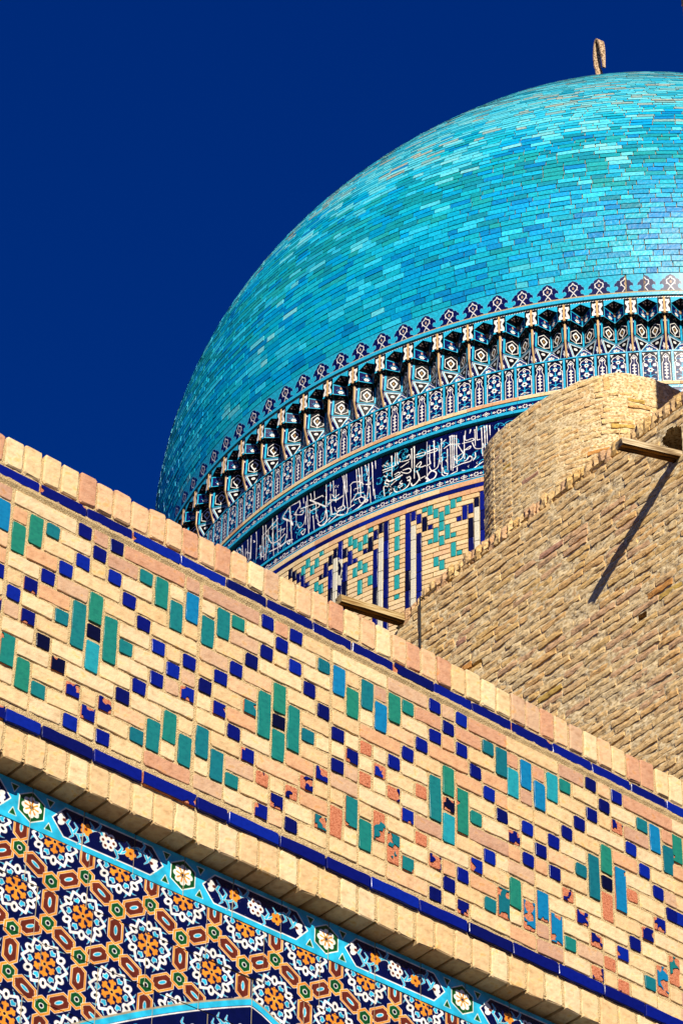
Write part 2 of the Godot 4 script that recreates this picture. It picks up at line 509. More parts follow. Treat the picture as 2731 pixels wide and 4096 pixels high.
func build_portal_wall() -> void:
	var w := thing("portal_wall", "sunlit buff brick portal wall inlaid with blue and teal glazed tiles, above a mosaic panel", "wall", Transform3D(Basis(Vector3(0.78073, 0, -0.62487), Vector3.UP, Vector3(0.62487, 0, 0.78073)), Vector3(0.01680752, 0, -9.83494234)))
	# body of the wall and its bedding mortar
	var m := MB.new()
	m.box(Vector3(-7, 0, -0.7), Vector3(9, 7.838, -0.125))
	m.box(Vector3(-7, 7.842, -0.7), Vector3(9, 8.99, -0.012))
	put("wall_core", m.done(), M.mortar, w)
	# lumpy mortar face between the bricks
	var f := FastNoiseLite.new()
	f.seed = 8
	f.frequency = 22.0
	f.fractal_octaves = 3
	m = MB.new()
	var nx := 330
	var ny := 96
	var p := PackedVector3Array()
	for j in ny + 1:
		for i in nx + 1:
			var u := lerpf(-2.2, 2.35, float(i) / nx)
			var v := lerpf(7.82, 9.10, float(j) / ny)
			var z := -0.0040 + 0.0034 * f.get_noise_2d(u, v)
			if v > 8.905 and v < 8.95:
				z += 0.010 * smoothstep(8.905, 8.93, v)
			if v < 7.995:
				z -= 0.002
			p.append(Vector3(u, v, z))
	for j in ny:
		for i in nx:
			var k := j * (nx + 1) + i
			m.quad(p[k], p[k + 1], p[k + nx + 2], p[k + nx + 1])
	put("bedding_mortar", m.done(), M.mortar, w)
	# glazed pieces
	var pool := {}
	var shape := func(kind: String, ww: float, hh: float) -> Mesh:
		var key := "%s %.3f %.3f %d" % [kind, snappedf(ww, 0.004), snappedf(hh, 0.004), rng.randi() % 4]
		if not pool.has(key):
			if kind == "brick":
				pool[key] = slab(snappedf(ww, 0.002), snappedf(hh, 0.002), 0.001, -0.03, 0.0020, 0.0014, 4, 0.0010)
			else:
				pool[key] = slab(snappedf(ww, 0.002), snappedf(hh, 0.002), 0.0018, -0.03, 0.0008, 0.0015, 3, 0.0003)
		return pool[key]
	var all := panels()
	for n in all.size():
		var pan: Array = all[n]
		var cols: int = pan[2]
		var used := {}
		for it in (pan[3] as String).split(" "):
			var q := it.substr(1).split(".")
			var c := int(q[0])
			var r := int(q[1])
			var tall := int(q[2]) if q.size() > 2 else 1
			var dmg := int(q[3]) if q.size() > 3 else 0
			if c >= cols or (n == 0 and c < 8):
				continue
			for i in tall:
				used[Vector2i(c, r + i)] = true
			var u: float = pan[0] + pan[1] * c
			var v := (row_v(r, u) + row_v(r + tall - 1, u)) / 2
			var hh := PITCH * tall - 0.0125
			var ww: float = pan[1] - 0.0135
			var kind := it[0]
			var called: String = {"B": "blue_tile", "D": "blue_tile", "X": "bare_tile"}.get(kind, "teal_tile")
			var at := Vector3(u + rng.randf_range(-0.0012, 0.0012), v + rng.randf_range(-0.0012, 0.0012), rng.randf_range(-0.0008, 0.0012))
			var turn := Vector3(rng.randf_range(-0.012, 0.012), rng.randf_range(-0.012, 0.012), rng.randf_range(-0.012, 0.012))
			if kind == "X":
				put(called, slab(ww, hh, 0.0, -0.03, 0.003, 0.002, 4, 0.004), M.terracotta, w, at, turn)
			elif dmg:
				flaked(w, called, ww, hh, at, dmg, glaze_for(kind))
			else:
				put(called, shape.call("glaze", ww, hh), glaze_for(kind), w, at, turn)
		# buff bricks fill what the pattern leaves
		for r in 13:
			var c: int = 8 if n == 0 else 0
			while c < cols:
				if used.has(Vector2i(c, r)):
					c += 1
					continue
				var free := 1
				while c + free < cols and not used.has(Vector2i(c + free, r)):
					free += 1
				var take := free
				if free >= 4:
					take = [2, 2, 2, 3][rng.randi() % 4] if r > 0 else mini(free, 4)
					if free - take == 1 and take == 3:
						take = 2
				var u: float = pan[0] + pan[1] * (c + (take - 1) * 0.5)
				var ww: float = pan[1] * take - 0.0095
				var tone: Material = M.tones[rng.randi() % 8]
				if (r < 2 and rng.randf() < 0.4) or (u > 0.9 and r < 4 and rng.randf() < 0.2) or rng.randf() < 0.03:
					tone = M.pink[rng.randi() % 2]
				elif r > 4 and rng.randf() < 0.6:
					tone = M.tones[[0, 1, 5, 7][rng.randi() % 4]]
				put("brick", shape.call("brick", ww, PITCH - 0.0092), tone, w, Vector3(u + rng.randf_range(-0.001, 0.001), row_v(r, u) + rng.randf_range(-0.0015, 0.0015), rng.randf_range(-0.0018, 0.0012)), Vector3(rng.randf_range(-0.015, 0.015), rng.randf_range(-0.01, 0.01), rng.randf_range(-0.008, 0.008)))
				c += take
	# the two stripes of long blue tiles
	for line in [[8.960, 0.046, 0.199, -2.18, 0.004], [7.966, 0.050, 0.217, -2.1, 0.005]]:
		var u: float = line[3]
		while u < 2.25:
			var l: float = line[2] * rng.randf_range(0.93, 1.07)
			if line[0] < 8.0 and rng.randf() < 0.2:
				l *= 0.65
			var at := Vector3(u + l / 2, line[0] + rng.randf_range(-0.0015, 0.0015), line[4] + rng.randf_range(-0.001, 0.001))
			var turn := Vector3(rng.randf_range(-0.02, 0.02), rng.randf_range(-0.006, 0.006), rng.randf_range(-0.008, 0.008))
			var g: Material = M.blue[[0, 0, 0, 1, 2, 3][rng.randi() % 6]]
			if rng.randf() < 0.16:
				flaked(w, "long_blue_tile", l - 0.006, line[1], at, 1 + rng.randi() % 2, g)
			else:
				put("long_blue_tile", slab(l - 0.006, line[1], 0.0025, -0.03, 0.0025, 0.0013, 7, 0.0006), g, w, at, turn)
			u += l
	# bricks set on end along the top and above the panel
	var u := -2.15
	while u < 2.28:
		var l := 0.0765 * rng.randf_range(0.94, 1.06)
		var h := 0.128 + rng.randf_range(-0.007, 0.007)
		var b := put("coping_brick", slab(l - 0.007, h, 0.004, -0.24, 0.0055, 0.0018, 4, 0.0012), M.tones[[0, 1, 3, 4, 2, 0, 3][rng.randi() % 7]], w, Vector3(u + l / 2, 8.997 + h / 2, rng.randf_range(-0.003, 0.003)), Vector3(rng.randf_range(-0.03, 0.03), rng.randf_range(-0.02, 0.02), rng.randf_range(-0.02, 0.02)))
		if rng.randf() < 0.2:
			b.material_override = M.pink[0]
		u += l
	u = -2.15
	while u < 2.28:
		var l := 0.089 * rng.randf_range(0.92, 1.08)
		var h := 0.122 + rng.randf_range(-0.005, 0.005)
		put("hanging_brick", slab(l - 0.011, h, 0.002, -0.13, 0.0045, 0.0026, 4, 0.0016), M.tones[[0, 1, 5, 7, 2][rng.randi() % 5]], w, Vector3(u + l / 2, 7.932 - h / 2, rng.randf_range(-0.004, 0.003)), Vector3(rng.randf_range(-0.02, 0.02), rng.randf_range(-0.02, 0.02), rng.randf_range(-0.025, 0.025)))
		u += l
	m = MB.new()
	m.box(Vector3(-2.2, 7.830, -0.12), Vector3(2.35, 7.93, -0.004))
	m.box(Vector3(-2.2, 8.995, -0.24), Vector3(2.35, 9.108, -0.0035))
	put("joint_mortar", m.done(), M.mortar, w)
	build_mosaic(w)

# ---------------------------------------------------------------- the mosaic panel under the wall
func hexa(c: Vector2, r: float, turn := 0.0) -> PackedVector2Array:
	var p := PackedVector2Array()
	for i in 6:
		p.append(c + Vector2.from_angle(TAU * i / 6 + turn) * r)
	return p

func long_hexa(c: Vector2, l: float, w: float, turn: float) -> PackedVector2Array:
	var p := PackedVector2Array()
	for q in [Vector2(l, 0), Vector2(l * 0.62, w), Vector2(-l * 0.62, w), Vector2(-l, 0), Vector2(-l * 0.62, -w), Vector2(l * 0.62, -w)]:
		p.append(c + q.rotated(turn))
	return p

func rosette(cv: Canvas, at: Vector2) -> void:
	# drawn a little smaller than set out
	var c := at / 0.86
	var keep := [cv.k, cv.o]
	cv.k *= 0.86
	cv.o /= 0.86
	# claws of pale blue outside the garland
	for i in 12:
		var a := TAU * i / 12 + 0.26
		var d := Vector2.from_angle(a)
		var s := d.orthogonal() * (1.0 if i % 2 == 0 else -1.0)
		cv.line(PackedVector2Array([c + d * 0.090 + s * 0.012, c + d * 0.104 + s * 0.010, c + d * 0.117 - s * 0.004]), 0.012, WHITE, 0.002)
		cv.line(PackedVector2Array([c + d * 0.091 + s * 0.012, c + d * 0.104 + s * 0.010, c + d * 0.114 - s * 0.003]), 0.008, CYAN, 0.001)
	# leaves between flower and garland
	for i in 6:
		var d := Vector2.from_angle(TAU * (i + 0.5) / 6 + PI / 2)
		var s := d.orthogonal()
		cv.poly(PackedVector2Array([c + d * 0.050, c + d * 0.064 + s * 0.017, c + d * 0.080 + s * 0.010, c + d * 0.074, c + d * 0.080 - s * 0.010, c + d * 0.064 - s * 0.017]), WHITE)
		cv.poly(PackedVector2Array([c + d * 0.053, c + d * 0.065 + s * 0.013, c + d * 0.076 + s * 0.009, c + d * 0.071, c + d * 0.076 - s * 0.009, c + d * 0.065 - s * 0.013]), CYAN)
	# white garland
	var ring_ := PackedVector2Array()
	for i in 6:
		var a := TAU * i / 6 + PI / 2
		ring_.append(c + Vector2.from_angle(a - 0.2) * 0.082)
		ring_.append(c + Vector2.from_angle(a + 0.2) * 0.082)
		ring_.append(c + Vector2.from_angle(a + TAU / 12) * 0.104)
	cv.loop(ring_, 0.0125, WHITE)
	for i in 6:
		var a := TAU * i / 6 + PI / 2
		cv.ell(c + Vector2.from_angle(a) * 0.083, 0.0235, 0.0175, WHITE, a)
		cv.ell(c + Vector2.from_angle(a) * 0.083, 0.0095, 0.0065, BLACKBLUE, a)
	# orange flower
	for i in 6:
		var d := Vector2.from_angle(TAU * i / 6 + PI / 2)
		var s := d.orthogonal()
		cv.poly(PackedVector2Array([c, c + d * 0.018 + s * 0.0065, c + d * 0.032 + s * 0.008, c + d * 0.036 + s * 0.018, c + d * 0.047 + s * 0.016, c + d * 0.049 + s * 0.006, c + d * 0.057, c + d * 0.049 - s * 0.006, c + d * 0.047 - s * 0.016, c + d * 0.036 - s * 0.018, c + d * 0.032 - s * 0.008, c + d * 0.018 - s * 0.0065]), ORANGE)
	cv.ell(c, 0.017, 0.017, ORANGE)
	cv.ell(c, 0.0085, 0.0085, Color(0.93, 0.75, 0.45))
	cv.ell(c, 0.0065, 0.0065, BLACKBLUE)
	cv.k = keep[0]
	cv.o = keep[1]

# a sprig with flowers along a line from a to b, bending to either side
func sprig(cv: Canvas, a: Vector2, b: Vector2, wide: float) -> void:
	var d := (b - a).normalized()
	var s := d.orthogonal()
	var l := a.distance_to(b)
	var at := func(t: float, o: float) -> Vector2: return a + d * l * t + s * o * wide
	for side in [1.0, -1.0]:
		var t0: float = 0.5 + 0.0 * side
		var st := PackedVector2Array()
		for i in 13:
			var t := i / 12.0
			st.append(at.call(t0 - side * 0.44 * t, side * 0.34 * sin(t * TAU * 1.1)))
		cv.line(st, 0.011, WHITE)
		cv.line(st, 0.0065, CYAN)
		for i in [2, 3, 5, 6, 8, 9, 10, 11]:
			var q: Vector2 = st[i]
			var o := 1.0 if i % 2 else -1.0
			var leaf := PackedVector2Array([q, q + s * o * wide * 0.3 + d * 0.012, q + s * o * wide * 0.52 - d * 0.004])
			cv.line(leaf, 0.015, WHITE, 0.004)
			cv.line(leaf, 0.010, CYAN, 0.002)
		var tulip: Vector2 = at.call(0.5 - side * 0.43, side * 0.12)
		for k in [-0.7, 0.0, 0.7]:
			cv.ell(tulip - d * side * 0.012 + s * k * 0.018, 0.017, 0.011, WHITE, d.angle() + k * side)
		cv.ell(tulip, 0.008, 0.006, BROWN)
		var orange: Vector2 = at.call(0.5 - side * 0.22, side * 0.12)
		for k in 5:
			cv.ell(orange + Vector2.from_angle(TAU * k / 5) * 0.013, 0.012, 0.0095, ORANGE, TAU * k / 5)
		cv.ell(orange, 0.006, 0.006, BROWN)
	var mid: Vector2 = at.call(0.5, 0.0)
	cv.ell(mid, 0.028, 0.026, WHITE)
	for k in 6:
		cv.ell(mid + Vector2.from_angle(TAU * k / 6) * 0.023, 0.013, 0.013, WHITE)
		cv.ell(mid + Vector2.from_angle(TAU * k / 6) * 0.022, 0.0055, 0.0055, BROWN)
	cv.ell(mid, 0.006, 0.006, NAVY)

func hexflower(cv: Canvas, c: Vector2, turn := 0.0) -> void:
	cv.poly(hexa(c, 0.062, PI / 6 + turn), WHITE)
	cv.poly(hexa(c, 0.057, PI / 6 + turn), GREEN)
	for i in 8:
		cv.ell(c + Vector2.from_angle(TAU * i / 8) * 0.026, 0.016, 0.013, WHITE, TAU * i / 8)
	for i in 8:
		cv.line(PackedVector2Array([c, c + Vector2.from_angle(TAU * i / 8 + 0.2) * 0.030]), 0.003, ORANGE, 0.007)
	cv.ell(c, 0.005, 0.005, NAVY)

const PAN_U := -2.1
const PAN_W := 4.2
const PAN_V := 7.83
const PAN_H := 1.26

func arch_v(u: float) -> float:
	var x := absf(u + 0.293)
	return 7.368 - 0.43 * x - 0.13 * x * x

func build_mosaic(w: Node3D) -> void:
	var per := 2048.0 / PAN_W
	# y runs down in the canvas
	var cv := Canvas.new(2048, int(PAN_H * per), per, Vector2(PAN_U, -PAN_V), NAVY.darkened(0.25))
	var a := 0.2675
	for j in range(-3, 2):
		for i in range(-6, 12):
			var c := Vector2(-1.271 + a * (i + 0.5 * absi(j % 2)), -(7.400 + 0.2345 * j))
			if c.x < PAN_U - 0.2 or c.x > PAN_U + PAN_W + 0.2:
				continue
			rosette(cv, c)
			# honeycomb of brown and green hexagons round it
			for k in 3:
				var turn := PI / 2 + TAU * k / 3
				var e := Vector2.from_angle(turn - PI / 2) * a * 0.5
				var q := c + e
				cv.poly(long_hexa(q, 0.0575, 0.0325, turn), WHITE)
				cv.poly(long_hexa(q, 0.0555, 0.0305, turn), ORANGE)
				cv.poly(long_hexa(q, 0.0480, 0.0245, turn), WHITE)
				cv.poly(long_hexa(q, 0.0462, 0.0230, turn), BROWN)
				cv.ell(q, 0.020, 0.0075, WHITE, turn)
				cv.ell(q, 0.016, 0.0050, CYAN, turn)
			for k in 2:
				var q := c + Vector2.from_angle(PI / 2 - TAU * k / 2 + PI) * a / sqrt(3.0)
				cv.poly(hexa(q, 0.0405, PI / 6), WHITE)
				cv.poly(hexa(q, 0.0385, PI / 6), ORANGE)
				cv.poly(hexa(q, 0.029, PI / 6), WHITE)
				cv.poly(hexa(q, 0.027, PI / 6), GREEN)
				cv.ell(q, 0.0105, 0.0105, WHITE)
				cv.ell(q, 0.007, 0.007, BLACKBLUE)
	# the border along the top
	cv.poly(v2([PAN_U, -7.83, PAN_U + PAN_W, -7.83, PAN_U + PAN_W, -7.645, PAN_U, -7.645]), CYAN)
	for k in range(-2, 6):
		var u := -1.239 + 0.63 * k
		var cart := v2([u + 0.085, -7.727, u + 0.135, -7.671, u + 0.495, -7.671, u + 0.545, -7.727, u + 0.495, -7.783, u + 0.135, -7.783])
		cv.poly(cart, NAVY.darkened(0.25))
		cv.loop(cart, 0.005, WHITE)
		sprig(cv, Vector2(u + 0.105, -7.727), Vector2(u + 0.525, -7.727), 0.075)
		hexflower(cv, Vector2(u, -7.727))
		for s in [-1.0, 1.0]:
			for t in [-1.0, 1.0]:
				var q := Vector2(u + s * 0.073, -7.727 + t * 0.047)
				var tri_ := PackedVector2Array([q + Vector2(-0.016, t * 0.012), q + Vector2(0.016, t * 0.012), q - Vector2(0, t * 0.018)])
				cv.poly(tri_, GREEN)
				cv.loop(tri_, 0.003, WHITE)
	# the pointed arch cut into the panel
	var top := PackedVector2Array()
	var under := PackedVector2Array()
	for i in 41:
		var u := -1.3 + 2.0 * i / 40.0
		top.append(Vector2(u, -arch_v(u)))
		under.append(Vector2(u, -arch_v(u) + 0.5))
	var whole := top.duplicate()
	under.reverse()
	whole.append_array(under)
	cv.poly(whole, NAVY.darkened(0.25))
	var lower := PackedVector2Array()
	for q in top:
		lower.append(q + Vector2(0, 0.014))
	cv.line(lower, 0.024, CYAN)
	cv.line(top, 0.007, GROUT)
	for q in lower.size():
		lower[q] += Vector2(0, 0.018)
	cv.line(lower, 0.005, WHITE)
	for side in [-1.0, 1.0]:
		for k in 2:
			var x0: float = -0.293 + side * (0.03 + 0.62 * k)
			var x1: float = x0 + side * 0.40
			sprig(cv, Vector2(x0, -arch_v(x0) + 0.115), Vector2(x1, -arch_v(x1) + 0.115), 0.075)
			var xm: float = x1 + side * 0.10
			cv.line(PackedVector2Array([Vector2(xm - side * 0.06, -arch_v(xm) + 0.03), Vector2(xm - side * 0.06, -arch_v(xm) + 0.19)]), 0.03, CYAN)
			hexflower(cv, Vector2(xm, -arch_v(xm) + 0.115), side * 0.5)
	var img := cv.wear(0.16, 500, Color(0.5, 0.48, 0.42), 71)
	var pm := printed(img, 0.25, 0.45)
	pm.normal_enabled = true
	pm.normal_texture = bump_tex(0.02, 73, 2.0)
	pm.normal_scale = 0.25
	var back := MB.new()
	back.box(Vector3(PAN_U, PAN_V - PAN_H, -0.124), Vector3(PAN_U + PAN_W, 7.802, -0.0936))
	var bed := put("mosaic_panel", back.done(), mat(GROUT, 0.95, null), w)
	var rows := [[7.648, 7.802, -1.239, 0.2117], [7.4415, 7.6435, -1.241, 0.2475], [7.2385, 7.4375, -1.1875, 0.2235], [7.0235, 7.2345, -1.153, 0.2255], [6.80, 7.0205, -1.21, 0.225], [6.58, 6.7985, -1.19, 0.225]]
	for r in rows:
		var k0 := int(ceil((PAN_U - r[2]) / r[3]))
		var k1 := int(floor((PAN_U + PAN_W - r[2]) / r[3]))
		for k in range(k0, k1):
			var u0: float = r[2] + r[3] * k + 0.0022
			var u1: float = r[2] + r[3] * (k + 1) - 0.0022
			var zz := rng.randf_range(-0.001, 0.001)
			var tx := rng.randf_range(-0.0012, 0.0012)
			var ty := rng.randf_range(-0.0012, 0.0012)
			var tile := MB.new()
			var pts := [Vector2(u0, r[0]), Vector2(u1, r[0]), Vector2(u1, r[1]), Vector2(u0, r[1])]
			var f := []
			var uvs := []
			for i in 4:
				var q: Vector2 = pts[i]
				f.append(Vector3(q.x + rng.randf_range(-0.0007, 0.0007), q.y + rng.randf_range(-0.0007, 0.0007), -0.090 + zz + tx * (1 if i in [1, 2] else -1) + ty * (1 if i > 1 else -1)))
				uvs.append(Vector2((q.x - PAN_U) / PAN_W, (PAN_V - q.y) / PAN_H))
			tile.quad(f[0], f[1], f[2], f[3], uvs[0], uvs[1], uvs[2], uvs[3])
			for i in 4:
				var j := (i + 1) % 4
				tile.quad(Vector3(f[i].x, f[i].y, -0.1), Vector3(f[j].x, f[j].y, -0.1), f[j], f[i], uvs[i], uvs[j], uvs[j], uvs[i])
			put("painted_tile", tile.done(), pm, bed)

# ---------------------------------------------------------------- the domed mausoleum
const AXIS := Vector3(3.8113, 0, -32.1752)

# profile of the dome: distance from a point on the axis at 27 m, every 3 degrees of elevation from -12
const DOME := [6.117, 6.124, 6.130, 6.135, 6.138, 6.137, 6.133, 6.125, 6.114, 6.101, 6.085, 6.069, 6.052, 6.037, 6.022, 6.012, 6.007, 6.009, 6.020, 6.041, 6.074, 6.115, 6.159]

func dome_at(deg: float) -> Vector2:
	var x := clampf((deg + 12.0) / 3.0, 0.0, 21.999)
	var i := int(x)
	var r: float = lerpf(DOME[i], DOME[i + 1], x - i)
	if deg > 54.0:
		r = 6.159 + 0.02 * sin((deg - 54.0) / 36.0 * PI)
	return Vector2(cos(deg_to_rad(deg)) * r, 27.0 + sin(deg_to_rad(deg)) * r)

func build_mausoleum() -> void:
	var b := thing("domed_mausoleum", "turquoise tiled dome on a drum banded with dark blue painted tiles and calligraphy", "mausoleum", Transform3D(Basis(), AXIS))
	build_dome(b)
	build_merlons(b)
	build_muqarnas(b)
	build_drum_bands(b)
	build_drum_bricks(b)
	build_finial(b)

func build_dome(b: Node3D) -> void:
	# mortar shell under the tiles
	var m := MB.new()
	var n := 96
	for j in 51:
		var p := dome_at(-12.0 + j * 2.0)
		var q := dome_at(-10.0 + j * 2.0)
		for i in n:
			var s0 := TAU * i / n
			var s1 := TAU * (i + 1) / n
			var at := func(t: Vector2, s: float) -> Vector3: return Vector3(sin(s) * (t.x - 0.014), t.y, cos(s) * (t.x - 0.014))
			m.quad(at.call(p, s0), at.call(p, s1), at.call(q, s1), at.call(q, s0))
	var shell := put("dome", m.done(), M.dome_mortar, b)
	var deep := [Color(0.02, 0.54, 0.70), Color(0.05, 0.62, 0.75), Color(0.03, 0.58, 0.71), Color(0.02, 0.47, 0.68), Color(0.08, 0.63, 0.71), Color(0.02, 0.56, 0.76), Color(0.07, 0.60, 0.69), Color(0.16, 0.69, 0.80)]
	var teal := [Color(0.07, 0.53, 0.58), Color(0.10, 0.56, 0.58), Color(0.06, 0.49, 0.57)]
	var pale := [Color(0.26, 0.70, 0.77), Color(0.34, 0.72, 0.77), Color(0.17, 0.66, 0.77), Color(0.43, 0.73, 0.76), Color(0.13, 0.60, 0.70), Color(0.30, 0.72, 0.79)]
	var grey := [Color(0.53, 0.62, 0.60), Color(0.58, 0.61, 0.56), Color(0.46, 0.62, 0.62)]
	var patch := FastNoiseLite.new()
	patch.seed = 5
	patch.frequency = 0.55
	var rest := MB.new()
	var deg := -7.15
	var row := 0
	var singles := 0
	var done_rows := MB.new()
	while deg < 76.0:
		var p := dome_at(deg)
		var step := rad_to_deg(rng.randf_range(0.074, 0.083) / 6.1)
		var q := dome_at(deg + step)
		var hgt := p.distance_to(q)
		var lean := Vector3(0, q.y - p.y, q.x - p.x).normalized()      # up the slope in the tile's own frame
		var face := Vector3(0, -lean.z, lean.y)                            # outward
		var th := -118.0 + rng.randf_range(0.0, 1.0)
		while th < 100.0:
			var l := 0.245 * rng.randf_range(0.92, 1.06)
			var z := rng.randf()
			if z < 0.30:
				l = 0.125 * rng.randf_range(0.9, 1.15)
			elif z < 0.45:
				l = 0.18 * rng.randf_range(0.9, 1.1)
			var dth := rad_to_deg(l / p.x)
			var mid := th + dth / 2
			th += dth
			var k := patch.get_noise_2d(mid * 0.12 + 40.0, deg * 0.12) * 0.9 + rng.randf_range(-0.35, 0.35)
			var high := clampf((deg - 8.0) / 22.0, 0.0, 1.0)
			var band := exp(-pow((deg - 10.0) / 5.5, 2.0))
			var c: Color
			var d := rng.randf()
			if d < 0.55 * band:
				c = teal[rng.randi() % 3]
			elif d < 0.06 + 0.12 * high and deg > 6.0:
				c = grey[rng.randi() % 3]
			elif k + high * 1.5 > 0.50:
				c = pale[rng.randi() % 6]
			else:
				c = deep[rng.randi() % 8]
			c = c.srgb_to_linear() * rng.randf_range(0.98, 1.2)
			c.a = 1.0
			# a flat tile, a little tilted in its bed
			var s := deg_to_rad(mid)
			var right := Vector3(cos(s), 0, -sin(s))
			var out := Vector3(sin(s), 0, cos(s))
			var up := out * lean.z + Vector3.UP * lean.y
			var nrm := out * face.z + Vector3.UP * face.y
			var o := out * (p.x + q.x) / 2 + Vector3.UP * (p.y + q.y) / 2
			var a := rng.randf_range(-0.0022, 0.0022)
			var e := rng.randf_range(-0.0012, 0.0012) - 0.0012
			var lift := rng.randf_range(-0.0015, 0.0015)
			var hw := l / 2 - 0.005
			var hh := hgt / 2 - 0.0042
			var single := singles < 300 and row < 9 and mid > -62.0 and mid < 4.0
			var mb := MB.new() if single else rest
			var origin := o if single else Vector3.ZERO
			mb.tint = c
			var f := []
			var g := []
			for i in 4:
				var x := -hw if i in [0, 3] else hw
				var y := -hh if i < 2 else hh
				x += rng.randf_range(-0.0015, 0.0015)
				y += rng.randf_range(-0.0018, 0.0018)
				f.append(o - origin + right * x + up * y + nrm * (lift + a * signf(x) + e * signf(y)))
				g.append(o - origin + right * x + up * y - nrm * 0.02)
			mb.quad(f[0], f[1], f[2], f[3])
			for i in 4:
				mb.quad(g[i], g[(i + 1) % 4], f[(i + 1) % 4], f[i])
			if single:
				singles += 1
				put("dome_tile", mb.done(), M.dome, shell, o)
		deg += step
		row += 1
	stuff(put("dome_tile", rest.done(), M.dome, shell))

func turned(called: String, mesh: Mesh, m: Material, parent: Node, th: float, y := 0.0) -> MeshInstance3D:
	return put(called, mesh, m, parent, Vector3(0, y, 0), Vector3(0, deg_to_rad(th), 0))

func build_merlons(b: Node3D) -> void:
	# a palmette either side of every tile joint
	var cv := Canvas.new(256, 286, 256.0, Vector2(-0.5, 0), Color(0.13, 0.64, 0.75))
	for s in [-0.5, 0.5]:
		var half := [Vector2(0, 0.05), Vector2(0.12, 0.12), Vector2(0.20, 0.19), Vector2(0.20, 0.26), Vector2(0.30, 0.27), Vector2(0.34, 0.37), Vector2(0.41, 0.42), Vector2(0.43, 0.57), Vector2(0.33, 0.53), Vector2(0.27, 0.60), Vector2(0.30, 0.72), Vector2(0.40, 0.76), Vector2(0.43, 0.88), Vector2(0.49, 1.00), Vector2(0.49, 1.12), Vector2(0, 1.12)]
		var outer := PackedVector2Array()
		for q in half:
			outer.append(Vector2(s + q.x, q.y))
		for i in range(half.size() - 1, -1, -1):
			outer.append(Vector2(s - half[i].x, half[i].y))
		cv.poly(outer, NAVY)
		cv.loop(outer, 0.012, Color(0.45, 0.66, 0.78))
		for e in [1.0, -1.0]:
			cv.line(cv.smooth(PackedVector2Array([Vector2(s, 0.16), Vector2(s + e * 0.05, 0.26), Vector2(s + e * 0.15, 0.33), Vector2(s + e * 0.14, 0.46), Vector2(s + e * 0.06, 0.56), Vector2(s, 0.63)])), 0.040, WHITE)
			cv.line(cv.smooth(PackedVector2Array([Vector2(s, 0.66), Vector2(s + e * 0.06, 0.74), Vector2(s + e * 0.13, 0.86), Vector2(s + e * 0.24, 0.99), Vector2(s, 1.02)])), 0.040, WHITE)
			cv.line(PackedVector2Array([Vector2(s + e * 0.14, 0.44), Vector2(s + e * 0.18, 0.55)]), 0.04, WHITE, 0.01)
		cv.ell(Vector2(s, 0.42), 0.035, 0.07, Color(0.75, 0.62, 0.5))
		cv.ell(Vector2(s, 0.88), 0.030, 0.06, Color(0.75, 0.62, 0.5))
	var pm := printed(cv.wear(0.14, 60, Color(0.7, 0.55, 0.38), 81), 0.22, 0.5)
	var lo := dome_at(-9.95)
	var hi := dome_at(-7.2)
	var shape := ring(1.325, lo.y, hi.y, lo.x, 0.03, 3, 0, 1, 0, 1, hi.x - lo.x)
	var mid := ring(0.86, lo.y, hi.y, lo.x, 0.03, 3, 0.18, 0.82, 0, 1, hi.x - lo.x)
	for k in range(-32, 14):
		var th := -6.5 - 2.67 * -k
		if k == 0:
			turned("palmette_tile", mid, pm, b, -6.48)
		else:
			turned("palmette_tile", shape, pm, b, (-8.85 + 2.67 * (k + 1)) if k < 0 else (-4.20 + 2.67 * (k - 1)))
	# turquoise moulding and the twisted cord beneath
	var cord := Canvas.new(256, 16, 256.0, Vector2.ZERO, BLACKBLUE)
	for i in 14:
		cv = cord
		cord.line(PackedVector2Array([Vector2(i / 14.0 + 0.012, 0.052), Vector2(i / 14.0 + 0.052, 0.010)]), 0.028, WHITE)
	var cm := printed(cord.wear(0.1, 0, WHITE, 3), 0.3)
	var trim := ring(1.95, 25.895, 25.940, 6.105, 0.12, 5)
	var rope := ring(1.95, 25.866, 25.893, 6.085, 0.1, 5)
	for k in range(-24, 10):
		turned("turquoise_moulding", trim, M.cyan_trim, b, -2.0 + 3.92 * k, rng.randf_range(-0.002, 0.002))
		turned("cord_moulding", rope, cm, b, -2.0 + 3.92 * k)
	# core of the drum
	var m := MB.new()
	for i in 96:
		var s0 := TAU * i / 96
		var s1 := TAU * (i + 1) / 96
		for band in [[0.0, 23.60, 5.988], [23.60, 25.19, 5.965], [25.19, 25.86, 5.86], [25.86, 26.0, 6.06]]:
			var r: float = band[2]
			m.quad(Vector3(sin(s0) * r, band[0], cos(s0) * r), Vector3(sin(s1) * r, band[0], cos(s1) * r), Vector3(sin(s1) * r, band[1], cos(s1) * r), Vector3(sin(s0) * r, band[1], cos(s0) * r))
		m.quad(Vector3(sin(s0) * 5.8, 25.865, cos(s0) * 5.8), Vector3(sin(s1) * 5.8, 25.865, cos(s1) * 5.8), Vector3(sin(s1) * 6.09, 25.865, cos(s1) * 6.09), Vector3(sin(s0) * 6.09, 25.865, cos(s0) * 6.09))
		m.quad(Vector3(sin(s0) * 5.95, 25.19, cos(s0) * 5.95), Vector3(sin(s0) * 5.85, 25.19, cos(s0) * 5.85), Vector3(sin(s1) * 5.85, 25.19, cos(s1) * 5.85), Vector3(sin(s1) * 5.95, 25.19, cos(s1) * 5.95))
	put("drum_core", m.done(), M.mortar, b)

